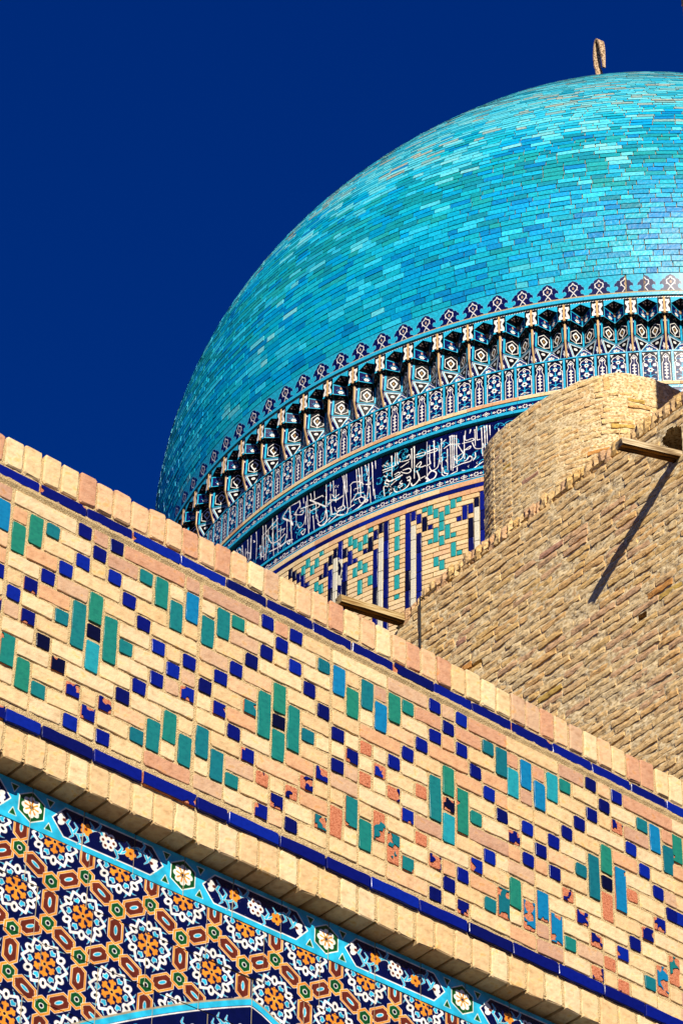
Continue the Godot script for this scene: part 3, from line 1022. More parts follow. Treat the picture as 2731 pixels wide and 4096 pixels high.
# one bay of the honeycomb cornice, 3.388 degrees wide, drawn flat: x along, y up from 25.18, z outward from 6.0
func build_muqarnas(b: Node3D) -> void:
	# an atlas of the painted facets, eight cells of a quarter each
	var cv := Canvas.new(512, 256, 128.0, Vector2.ZERO, BLACKBLUE)
	var cell := func(i: int) -> Vector2: return Vector2(i % 4, i / 4)
	# 0 medallion facet
	var o: Vector2 = cell.call(0)
	cv.poly(v2([o.x, o.y, o.x + 1, o.y, o.x + 1, o.y + 1, o.x, o.y + 1]), BLACKBLUE)
	cv.line(PackedVector2Array([o + Vector2(0.04, 0.02), o + Vector2(0.04, 0.98)]), 0.08, CYAN)
	cv.line(PackedVector2Array([o + Vector2(0.96, 0.02), o + Vector2(0.96, 0.98)]), 0.07, CYAN)
	cv.line(PackedVector2Array([o + Vector2(0.0, 0.97), o + Vector2(1, 0.97)]), 0.06, Color(0.12, 0.32, 0.26))
	var hx := PackedVector2Array()
	for q in [Vector2(0.5, 0.08), Vector2(0.85, 0.30), Vector2(0.85, 0.78), Vector2(0.5, 0.92), Vector2(0.15, 0.78), Vector2(0.15, 0.30)]:
		hx.append(o + q)
	cv.poly(hx, BLACKBLUE)
	cv.loop(hx, 0.036, WHITE)
	cv.loop(PackedVector2Array([o + Vector2(0.5, 0.28), o + Vector2(0.70, 0.48), o + Vector2(0.62, 0.62), o + Vector2(0.5, 0.76), o + Vector2(0.38, 0.62), o + Vector2(0.30, 0.48)]), 0.075, WHITE)
	cv.ell(o + Vector2(0.5, 0.52), 0.06, 0.10, Color(0.55, 0.42, 0.25))
	cv.line(PackedVector2Array([o + Vector2(0.5, 0.74), o + Vector2(0.5, 0.9)]), 0.05, WHITE)
	# 1 upper facet with a flower at its foot
	o = cell.call(1)
	cv.poly(v2([o.x, o.y, o.x + 1, o.y, o.x + 1, o.y + 1, o.x, o.y + 1]), NAVY)
	cv.loop(v2([o.x + 0.04, o.y + 0.04, o.x + 0.96, o.y + 0.04, o.x + 0.96, o.y + 0.96, o.x + 0.04, o.y + 0.96]), 0.08, CYAN)
	cv.ell(o + Vector2(0.55, 0.25), 0.07, 0.12, Color(0.72, 0.55, 0.48))
	for i in 6:
		cv.ell(o + Vector2(0.55, 0.68) + Vector2.from_angle(TAU * i / 6) * 0.10, 0.09, 0.06, WHITE, TAU * i / 6)
		cv.line(PackedVector2Array([o + Vector2(0.55, 0.68), o + Vector2(0.55, 0.68) + Vector2.from_angle(-2.6 + i * 0.42) * 0.34]), 0.03, CYAN)
	cv.ell(o + Vector2(0.55, 0.68), 0.05, 0.05, ORANGE)
	# 2 hourglass tile of the post
	o = cell.call(2)
	cv.poly(v2([o.x, o.y, o.x + 1, o.y, o.x + 1, o.y + 1, o.x, o.y + 1]), BLACKBLUE)
	for e in [1.0, -1.0]:
		var x := o.x + 0.5
		cv.poly(PackedVector2Array([Vector2(x, o.y + 0.10), Vector2(x + e * 0.22, o.y + 0.16), Vector2(x + e * 0.36, o.y + 0.12), Vector2(x + e * 0.40, o.y + 0.30), Vector2(x + e * 0.24, o.y + 0.50), Vector2(x + e * 0.40, o.y + 0.72), Vector2(x + e * 0.38, o.y + 0.90), Vector2(x, o.y + 0.86)]), WHITE)
		cv.poly(PackedVector2Array([Vector2(x, o.y + 0.24), Vector2(x + e * 0.17, o.y + 0.28), Vector2(x + e * 0.10, o.y + 0.50), Vector2(x + e * 0.17, o.y + 0.74), Vector2(x, o.y + 0.76)]), NAVY)
	cv.line(PackedVector2Array([o + Vector2(0.5, 0), o + Vector2(0.5, 1)]), 0.13, Color(0.72, 0.58, 0.38))
	# 3 pentagon tile
	o = cell.call(3)
	cv.poly(v2([o.x, o.y, o.x + 1, o.y, o.x + 1, o.y + 1, o.x, o.y + 1]), NAVY.lightened(0.12))
	var pent := PackedVector2Array([o + Vector2(0.12, 0.95), o + Vector2(0.12, 0.50), o + Vector2(0.5, 0.16), o + Vector2(0.88, 0.50), o + Vector2(0.88, 0.95)])
	cv.loop(pent, 0.05, WHITE)
	for i in 6:
		cv.ell(o + Vector2(0.5, 0.62) + Vector2.from_angle(TAU * i / 6 + 0.5) * 0.10, 0.085, 0.05, WHITE, TAU * i / 6 + 0.5)
		cv.line(PackedVector2Array([o + Vector2(0.5, 0.62), o + Vector2(0.5, 0.62) + Vector2.from_angle(TAU * i / 6) * 0.28]), 0.025, CYAN)
	cv.ell(o + Vector2(0.5, 0.62), 0.05, 0.05, ORANGE)
	# 4 dark underside with dots; 5 pendentive
	o = cell.call(4)
	cv.poly(v2([o.x, o.y, o.x + 1, o.y, o.x + 1, o.y + 1, o.x, o.y + 1]), Color(0.05, 0.06, 0.10))
	cv.loop(v2([o.x + 0.05, o.y + 0.05, o.x + 0.95, o.y + 0.05, o.x + 0.95, o.y + 0.95, o.x + 0.05, o.y + 0.95]), 0.05, Color(0.10, 0.34, 0.34))
	for q in [Vector2(0.5, 0.35), Vector2(0.4, 0.55), Vector2(0.6, 0.55)]:
		cv.ell(o + q, 0.07, 0.07, Color(0.6, 0.5, 0.45))
	o = cell.call(5)
	cv.poly(v2([o.x, o.y, o.x + 1, o.y, o.x + 1, o.y + 1, o.x, o.y + 1]), NAVY)
	cv.line(PackedVector2Array([o + Vector2(0.93, 0), o + Vector2(0.93, 1)]), 0.09, WHITE)
	cv.line(PackedVector2Array([o + Vector2(0.05, 0), o + Vector2(0.05, 1)]), 0.12, Color(0.70, 0.56, 0.36))
	for i in 5:
		cv.ell(o + Vector2(0.3, 0.72) + Vector2.from_angle(TAU * i / 5) * 0.10, 0.10, 0.06, WHITE, TAU * i / 5)
	cv.ell(o + Vector2(0.65, 0.25), 0.06, 0.12, WHITE)
	# 6 narrow side strip
	o = cell.call(6)
	cv.poly(v2([o.x, o.y, o.x + 1, o.y, o.x + 1, o.y + 1, o.x, o.y + 1]), NAVY)
	cv.line(PackedVector2Array([o + Vector2(0.15, 0), o + Vector2(0.15, 1)]), 0.25, CYAN)
	cv.line(PackedVector2Array([o + Vector2(0.85, 0), o + Vector2(0.85, 1)]), 0.2, WHITE)
	cv.ell(o + Vector2(0.5, 0.2), 0.1, 0.06, WHITE)
	# 7 a small triangle, edged in white and turquoise
	o = cell.call(7)
	cv.poly(v2([o.x, o.y, o.x + 1, o.y, o.x + 1, o.y + 1, o.x, o.y + 1]), CYAN)
	cv.poly(PackedVector2Array([o + Vector2(0.08, 0.14), o + Vector2(0.92, 0.14), o + Vector2(0.5, 0.92)]), WHITE)
	cv.poly(PackedVector2Array([o + Vector2(0.15, 0.175), o + Vector2(0.85, 0.175), o + Vector2(0.5, 0.84)]), BLACKBLUE)
	cv.ell(o + Vector2(0.5, 0.36), 0.12, 0.08, WHITE)
	var pm := printed(cv.wear(0.14, 80, Color(0.6, 0.5, 0.4), 91), 0.35, 0.14)
	pm.normal_enabled = true
	pm.normal_texture = bump_tex(0.012, 93, 5.0, 256)
	pm.normal_scale = 0.5
	var cell_uv := func(i: int, x: float, y: float) -> Vector2: return Vector2((i % 4 + clampf(x, 0.01, 0.99)) / 4.0, (i / 4 + clampf(y, 0.01, 0.99)) / 2.0)
	var hw := 0.1778
	var parts := {}
	var face := func(kind: String, pts: Array, i: int, uvs: Array) -> void:
		var called := kind + "#%d" % parts.size()
		var m := MB.new()
		var u := []
		for q in uvs:
			u.append(cell_uv.call(i, q.x, q.y))
		if pts.size() == 3:
			m.tri(pts[0], pts[1], pts[2], u[0], u[1], u[2])
		else:
			m.quad(pts[0], pts[1], pts[2], pts[3], u[0], u[1], u[2], u[3])
		parts[called] = m
	var full := [Vector2(0, 1), Vector2(1, 1), Vector2(1, 0), Vector2(0, 0)]
	var flip := [Vector2(1, 1), Vector2(0, 1), Vector2(0, 0), Vector2(1, 0)]
	for s in [-1.0, 1.0]:
		var name_: String = "left" if s < 0 else "right"
		var q := func(x: float, y: float, z: float) -> Vector3: return Vector3(s * x, y, z)
		var order := func(a: Array) -> Array: return a if s > 0 else [a[1], a[0], a[3], a[2]] if a.size() == 4 else [a[1], a[0], a[2]]
		# half of a post tile (drawn from its outer edge to the joint)
		face.call("post_tile", order.call([q.call(0.108, 0.455, 0.092), q.call(hw, 0.455, 0.092), q.call(hw, 0.685, 0.092), q.call(0.108, 0.685, 0.092)]), 2, order.call([Vector2(0, 1), Vector2(0.5, 1), Vector2(0.5, 0), Vector2(0, 0)]))
		# upper cell
		face.call("upper_facet", order.call([q.call(0.0, 0.462, -0.045), q.call(0.108, 0.452, 0.090), q.call(0.108, 0.60, 0.090), q.call(0.0, 0.585, -0.045)]), 1, order.call(flip))
		face.call("upper_vault", order.call([q.call(0.0, 0.585, -0.045), q.call(0.108, 0.60, 0.090), q.call(0.0, 0.672, 0.088)]), 4, order.call([Vector2(0, 1), Vector2(1, 1), Vector2(0.5, 0)]))
		face.call("upper_spandrel", order.call([q.call(0.0, 0.672, 0.090), q.call(0.108, 0.60, 0.091), q.call(0.108, 0.686, 0.091), q.call(0.0, 0.686, 0.091)]), 6, order.call([Vector2(0, 0.1), Vector2(0.2, 1), Vector2(0.2, 0), Vector2(0.2, 0)]))
		# underside of the upper tier
		face.call("soffit_facet", order.call([q.call(0.0, 0.435, -0.090), q.call(0.140, 0.420, 0.030), q.call(0.108, 0.452, 0.090), q.call(0.0, 0.462, -0.045)]), 4, order.call(full))
		face.call("soffit_facet", order.call([q.call(0.140, 0.420, 0.030), q.call(hw, 0.430, 0.055), q.call(hw, 0.455, 0.092), q.call(0.108, 0.453, 0.091)]), 4, order.call(full))
		# lower cell: a broad facet with a medallion and a narrow strip by the post
		face.call("medallion_facet", order.call([q.call(0.0, 0.205, -0.092), q.call(0.148, 0.200, 0.036), q.call(0.140, 0.421, 0.030), q.call(0.0, 0.436, -0.092)]), 0, order.call(full))
		face.call("side_facet", order.call([q.call(0.148, 0.200, 0.036), q.call(hw, 0.215, 0.062), q.call(hw, 0.440, 0.060), q.call(0.140, 0.425, 0.030)]), 6, order.call(full))
		# lip, pendentive and wall tile
		face.call("lip", order.call([q.call(0.0, 0.185, -0.082), q.call(0.150, 0.178, 0.042), q.call(0.148, 0.201, 0.041), q.call(0.0, 0.206, -0.088)]), 6, order.call([Vector2(0.86, 0.9), Vector2(0.86, 0.9), Vector2(0.05, 0.9), Vector2(0.05, 0.9)]))
		face.call("pendentive", order.call([q.call(0.100, 0.0, -0.030), q.call(hw, 0.0, 0.000), q.call(hw, 0.215, 0.062), q.call(0.150, 0.179, 0.041)]), 5, order.call([Vector2(1, 1), Vector2(0, 1), Vector2(0, 0), Vector2(1, 0)]))
		face.call("pendentive", order.call([q.call(0.0, 0.185, -0.084), q.call(0.100, 0.0, -0.030), q.call(0.150, 0.179, 0.041)]), 7, order.call([Vector2(0, 0.1), Vector2(0.5, 1), Vector2(1, 0.1)]))
		face.call("wall_tile", order.call([q.call(0.0, 0.0, -0.034), q.call(0.102, 0.0, -0.032), q.call(0.102, 0.12, -0.040), q.call(0.0, 0.187, -0.086)]), 3, order.call([Vector2(0.5, 1), Vector2(1 if s > 0 else 0, 1), Vector2(1 if s > 0 else 0, 0), Vector2(0.5, 0)]))
	# joint of mortar down the post
	var jm := MB.new()
	for pts in [[[0.0, 0.066], [0.215, 0.066]], [[0.215, 0.066], [0.44, 0.065]], [[0.44, 0.065], [0.46, 0.097]], [[0.46, 0.097], [0.69, 0.097]]]:
		var y0: float = pts[0][0]
		var y1: float = pts[1][0]
		var z0: float = pts[0][1] if y0 > 0 else 0.006
		var z1: float = pts[1][1]
		for e in [hw]:
			jm.quad(Vector3(e - 0.009, y0, z0), Vector3(e + 0.009, y0, z0), Vector3(e + 0.009, y1, z1), Vector3(e - 0.009, y1, z1))
			jm.quad(Vector3(e - 0.009, y0, z0 - 0.03), Vector3(e - 0.009, y0, z0), Vector3(e - 0.009, y1, z1), Vector3(e - 0.009, y1, z1 - 0.03))
			jm.quad(Vector3(e + 0.009, y0, z0), Vector3(e + 0.009, y0, z0 - 0.03), Vector3(e + 0.009, y1, z1 - 0.03), Vector3(e + 0.009, y1, z1))
	var joint := jm.done()
	var made := {}
	for called in parts:
		made[called] = parts[called].done()
	var buff := mat(Color(0.74, 0.60, 0.40), 0.9)
	for k in range(-27, 8):
		var th := -3.68 + 3.388 * (k + 0.5)
		var root := Node3D.new()
		root.name = "cornice_cell"
		b.add_child(root, true)
		root.position = Vector3(sin(deg_to_rad(th)) * 6.0, 25.18, cos(deg_to_rad(th)) * 6.0)
		root.rotation.y = deg_to_rad(th)
		for called in made:
			put((called as String).split("#")[0], made[called], pm, root)
		put("mortar_joint", joint, buff, root)

func build_drum_bands(b: Node3D) -> void:
	# painted upright panels: a broad one with a flowering plant, a narrow one with a chain of blossoms
	var wide := Canvas.new(128, 310, 128.0 / 0.18, Vector2(-0.09, 0), BLACKBLUE)
	var arch := [Vector2(0.078, 0.425), Vector2(0.078, 0.16), Vector2(0.055, 0.135), Vector2(0.070, 0.10), Vector2(0.050, 0.060), Vector2(0.022, 0.048), Vector2(0.0, 0.026)]
	var shape := PackedVector2Array()
	for q in arch:
		shape.append(q)
	for i in range(arch.size() - 1, -1, -1):
		shape.append(Vector2(-arch[i].x, arch[i].y))
	wide.poly(shape, NAVY)
	wide.loop(shape, 0.008, WHITE)
	for s in [-1.0, 1.0]:
		wide.poly(PackedVector2Array([Vector2(s * 0.082, 0.012), Vector2(s * 0.040, 0.012), Vector2(s * 0.058, 0.026), Vector2(s * 0.066, 0.055)]), WHITE)
		wide.line(PackedVector2Array([Vector2(s * 0.086, 0), Vector2(s * 0.086, 0.44)]), 0.005, Color(0.25, 0.5, 0.6))
		for y in [0.105, 0.20, 0.265, 0.335, 0.385]:
			var st := PackedVector2Array([Vector2(0, y + 0.03), Vector2(s * 0.022, y + 0.005), Vector2(s * 0.048, y), Vector2(s * 0.062, y + 0.018)])
			wide.line(wide.smooth(st), 0.009, CYAN, 0.003)
		wide.ell(Vector2(s * 0.046, 0.195), 0.021, 0.019, WHITE, 0.5)
		wide.poly(PackedVector2Array([Vector2(s * 0.030, 0.175), Vector2(s * 0.066, 0.160), Vector2(s * 0.060, 0.21)]), WHITE)
		wide.ell(Vector2(s * 0.058, 0.305), 0.012, 0.012, WHITE)
		wide.ell(Vector2(s * 0.058, 0.305), 0.004, 0.004, NAVY)
	wide.line(PackedVector2Array([Vector2(0, 0.06), Vector2(0, 0.40)]), 0.010, CYAN)
	wide.ell(Vector2(0, 0.068), 0.016, 0.019, WHITE)
	wide.ell(Vector2(0, 0.070), 0.006, 0.008, Color(0.5, 0.45, 0.4))
	for y in [0.128, 0.262]:
		var r := 0.017 if y < 0.2 else 0.022
		for i in 6:
			wide.ell(Vector2(0, y) + Vector2.from_angle(TAU * i / 6) * r, r * 0.62, r * 0.5, WHITE, TAU * i / 6)
		wide.ell(Vector2(0, y), r * 0.55, r * 0.55, BLACKBLUE)
	wide.poly(PackedVector2Array([Vector2(-0.055, 0.408), Vector2(-0.02, 0.378), Vector2(0.02, 0.378), Vector2(0.055, 0.395)]), WHITE)
	wide.ell(Vector2(0, 0.393), 0.03, 0.006, BLACKBLUE, -0.12)
	var narrow := Canvas.new(96, 354, 96.0 / 0.119, Vector2(-0.0595, 0), BLACKBLUE)
	arch = [Vector2(0.044, 0.425), Vector2(0.044, 0.175), Vector2(0.024, 0.125), Vector2(0.034, 0.085), Vector2(0.020, 0.055), Vector2(0.0, 0.030)]
	shape = PackedVector2Array()
	for q in arch:
		shape.append(q)
	for i in range(arch.size() - 1, -1, -1):
		shape.append(Vector2(-arch[i].x, arch[i].y))
	narrow.poly(shape, NAVY)
	narrow.loop(shape, 0.0075, WHITE)
	for s in [-1.0, 1.0]:
		narrow.poly(PackedVector2Array([Vector2(s * 0.050, 0.012), Vector2(s * 0.022, 0.012), Vector2(s * 0.034, 0.024), Vector2(s * 0.040, 0.055)]), WHITE)
	for y in [0.078, 0.185, 0.232, 0.276, 0.322, 0.375]:
		for i in 4:
			narrow.ell(Vector2(0, y) + Vector2.from_angle(TAU * i / 4) * 0.012, 0.0125, 0.008, WHITE, TAU * i / 4)
		narrow.ell(Vector2(0, y), 0.005, 0.005, BLACKBLUE)
	narrow.line(PackedVector2Array([Vector2(0, 0.06), Vector2(0, 0.41)]), 0.004, WHITE)
	var wm := printed(wide.wear(0.16, 40, Color(0.6, 0.5, 0.4), 101), 0.16, 0.55)
	var nm := printed(narrow.wear(0.16, 30, Color(0.6, 0.5, 0.4), 102), 0.16, 0.55)
	var ws := ring(0.855, 24.743, 25.165, 5.998, 0.03, 3)
	var ns := ring(0.560, 24.743, 25.165, 5.998, 0.03, 2)
	var bar := ring(0.105, 24.743, 25.165, 6.001, 0.03, 1)
	var cap := ring(1.612, 25.168, 25.184, 6.003, 0.04, 4)
	for k in range(-25, 8):
		var th := -3.8 + 3.23 * k
		turned("chain_panel", ns, nm, b, th)
		turned("plant_panel", ws, wm, b, th + 1.615)
		turned("turquoise_bar", bar, M.cyan_trim, b, th - 0.68)
		turned("turquoise_bar", bar, M.cyan_trim, b, th + 0.68)
		turned("turquoise_cap", cap, M.cyan_trim, b, th + 0.8)
	# plain and turquoise courses
	for c in [["buff_course", 24.698, 24.741, 6.010, 2.75], ["turquoise_course", 24.655, 24.692, 6.001, 2.76], ["turquoise_course", 24.517, 24.556, 6.020, 1.9], ["turquoise_course", 23.868, 23.897, 6.012, 2.1], ["turquoise_course", 23.754, 23.770, 6.000, 2.65], ["buff_course", 23.690, 23.752, 6.006, 2.2], ["blue_course", 23.637, 23.685, 6.004, 1.9], ["buff_course", 23.573, 23.632, 6.002, 2.4]]:
		var a: float = c[4]
		var sh := ring(a / 2 - 0.02, c[1], c[2], c[3], 0.05, 3)
		var th := -84.0 + rng.randf()
		while th < 24.0:
			var m: Material = M.cyan_trim if c[0] == "turquoise_course" else M.blue[rng.randi() % 4] if c[0] == "blue_course" else M.tones[[3, 0, 6, 1][rng.randi() % 4]]
			turned(c[0], sh, m, b, th, rng.randf_range(-0.0015, 0.0015))
			th += a
	# the running border of knots, twice
	var bc := Canvas.new(256, 84, 256.0 / 0.288, Vector2(-0.144, -0.047), NAVY)
	bc.line(PackedVector2Array([Vector2(-0.15, 0.037), Vector2(0.15, 0.037)]), 0.007, WHITE)
	for i in 4:
		var d := Vector2.from_angle(TAU * i / 4)
		var r := 0.040 if i % 2 == 0 else 0.030
		bc.line(PackedVector2Array([Vector2.ZERO, d * r * 0.5 + d.orthogonal() * r * 0.34, d * r, d * r * 0.5 - d.orthogonal() * r * 0.34, Vector2.ZERO]), 0.0065, WHITE)
		bc.ell(d * r * 0.52, r * 0.25, r * 0.15, BLACKBLUE, d.angle())
	for s in [-1.0, 1.0]:
		bc.line(PackedVector2Array([Vector2(s * 0.062, -0.022), Vector2(s * 0.062, 0.022)]), 0.006, CYAN)
		bc.line(PackedVector2Array([Vector2(s * 0.055, -0.008), Vector2(s * 0.069, 0.008)]), 0.006, CYAN)
		bc.poly(PackedVector2Array([Vector2(s * 0.068, 0), Vector2(s * 0.090, 0.016), Vector2(s * 0.112, 0), Vector2(s * 0.090, -0.016)]), WHITE)
		bc.ell(Vector2(s * 0.090, 0), 0.005, 0.005, BLACKBLUE)
		for i in 7:
			bc.ell(Vector2(s * 0.144, 0) + Vector2.from_angle(TAU * i / 7) * 0.022, 0.0085, 0.0085, WHITE)
	var bm := printed(bc.wear(0.14, 40, Color(0.6, 0.5, 0.4), 111), 0.18, 0.5)
	var upper := ring(1.365, 24.560, 24.652, 5.999, 0.03, 4)
	var lower := ring(1.315, 23.774, 23.864, 5.999, 0.03, 4)
	for k in range(-19, 15):
		turned("knot_border_tile", upper, bm, b, -34.89 - 1.38 + 2.76 * k)
	for k in range(-20, 15):
		turned("knot_border_tile", lower, bm, b, -34.25 - 1.325 + 2.655 * k)
	build_calligraphy(b)

# the inscription: pen width and points in millimetres from 62 degrees left of the axis and from the top of the band
const INSCRIPTION := "11:3001/32 3006/326;11:3249/34 3253/316;12:3281/17 3282/467;7:2887/186 3048/190 3047/15;7:2893/219 2982/221;9:3071/19 3074/155 3081/184;8:3107/122 3110/163 3223/177 3220/109 3187/135;7:3299/148 3403/149 3403/189 3302/179;10:3305/304 3357/264 3363/300 3328/326 3305/310;11:3340/331 3374/344 3414/340;7:3114/245 3214/207;11:3141/296 3217/301 3241/344 3200/361 3141/330 3117/306;17:3129/358 3052/372 2974/378 2937/335;10:3039/313 3087/300 3105/328 3046/342;11:2931/346 2919/380 2962/412 2956/443 2925/423 2901/432 2914/557;6:2992/439 3070/399;9:3124/435 3106/461 3136/480 3088/493 3100/518 3136/506;13:3194/425 3224/417 3235/461 3200/460 3230/485 3201/540 3142/568 3083/570 3047/548 3029/501;15:3314/374 3340/463 3340/503 3300/546 3259/557 3244/518;12:3357/497 3414/485;11:3001/483 3005/487;11:2980/492 2984/497;6:2969/581 2987/549 3005/544;6:2892/115 2942/157;7:2941/103 2966/154;10:2906/268 2931/299 2955/263;10:3194/405 3197/406;12:3519/31 3523/406;12:3434/157 3549/154 3544/187 3444/184;14:3459/248 3474/335 3429/353;14:3424/513 3484/443 3543/489 3523/550 3463/563 3424/565;12:3424/502 3473/578;8:3707/36 3714/515;8:3730/32 3736/535;8:3753/41 3753/471;10:3780/50 3782/458;8:3609/36 3603/279;8:3611/293 3612/537;8:3993/39 3995/273;8:4069/39 4078/438;8:4102/26 4112/506;8:4130/23 4132/280;10:4163/33 4166/174;8:3638/187 3702/151 3818/186;8:3628/90 3663/67;7:3887/28 3886/156 3963/158 3972/190 3852/191;8:4012/10 4015/198 4048/197;7:3950/25 3935/79;9:3799/197 3856/321 3788/356;10:3962/216 3999/309 4084/324 4085/266;9:3866/289 3933/288 3943/256 3875/292;11:3739/489 3845/468 3940/464 3960/424 3932/392 3903/429 3874/442;10:3994/365 3998/425 3969/462;11:3844/559 3939/590 4034/540 4120/496;8:3921/516 3926/517;8:4016/500 4021/501;10:3612/537 3651/574 3680/549 3641/524 3622/448;9:3709/571 3786/552 3787/494;8:3666/348 3676/398;8:2115/-42 2131/296;8:2180/-8 2183/135;8:2220/-3 2233/240;9:2346/-9 2415/378;9:2369/-21 2433/542;9:2399/-37 2420/272;9:2537/-16 2565/358;9:2567/-9 2595/341;9:2605/-14 2624/292;9:2657/-5 2689/167;9:2701/-23 2713/350;10:2745/-26 2773/486;9:2789/-22 2798/124;10:2720/337 2738/578;9:2779/396 2795/542;9:1833/-38 1852/303 1877/565;9:1885/-9 1905/112;9:1943/-8 1956/140;8:1773/-32 1786/94;8:1714/6 1736/144;9:1553/-23 1593/314;9:1598/-29 1705/17 1725/91 1640/169;15:1879/98 2116/319;11:1906/128 2063/135 2079/159;10:1745/149 1982/201 2017/267 1884/258;12:2293/441 2370/433 2386/488 2309/480 2278/511 2403/573 2440/514 2523/492;14:2464/588 2583/552 2656/494 2655/431;12:2524/586 2671/516;12:2403/589 2524/570;14:2170/564 2279/527 2372/558;16:2178/258 2274/307 2367/292;14:2147/305 2211/290;10:2209/196 2242/260 2304/244;11:2457/196 2502/171 2593/215 2638/268;11:2477/439 2550/351 2640/378;14:2125/355 2137/516 2057/553 2007/495;10:2197/361 2215/479 2278/496;10:1640/169 1765/239 1780/185 1728/187;10:1756/484 1823/474 1791/534 1756/484;9:1937/349 1960/579;8:1987/360 2005/416;12:2074/577 2184/510;11:2668/282 2727/310 2727/278;12:2522/430 2611/426 2656/463;9:2254/93 2262/98;9:2286/110 2294/114;10:2519/273 2579/287;10:2656/494 2700/514 2671/532 2656/494;8:835/39 852/334;8:897/15 906/351;9:992/26 1012/212;9:1112/5 1157/535;8:1163/36 1187/537;8:1075/267 1096/483;9:1277/-22 1322/570;9:1354/9 1397/598;10:1564/-10 1622/586;8:615/42 656/147;9:727/50 761/245;12:1450/97 1557/17 1681/25 1716/29;18:1451/113 1601/247 1621/305;9:1129/158 1375/69;12:1190/195 1274/355 1389/391 1497/360;12:1241/460 1393/487 1556/487 1628/512;11:1284/579 1322/570;10:1380/619 1384/621;10:1436/636 1439/638;11:1539/509 1593/508 1576/545 1539/509;10:661/55 734/149;9:945/124 978/160 947/148;10:1383/262 1494/280 1460/323;9:1266/161 1360/154;10:824/206 902/286"

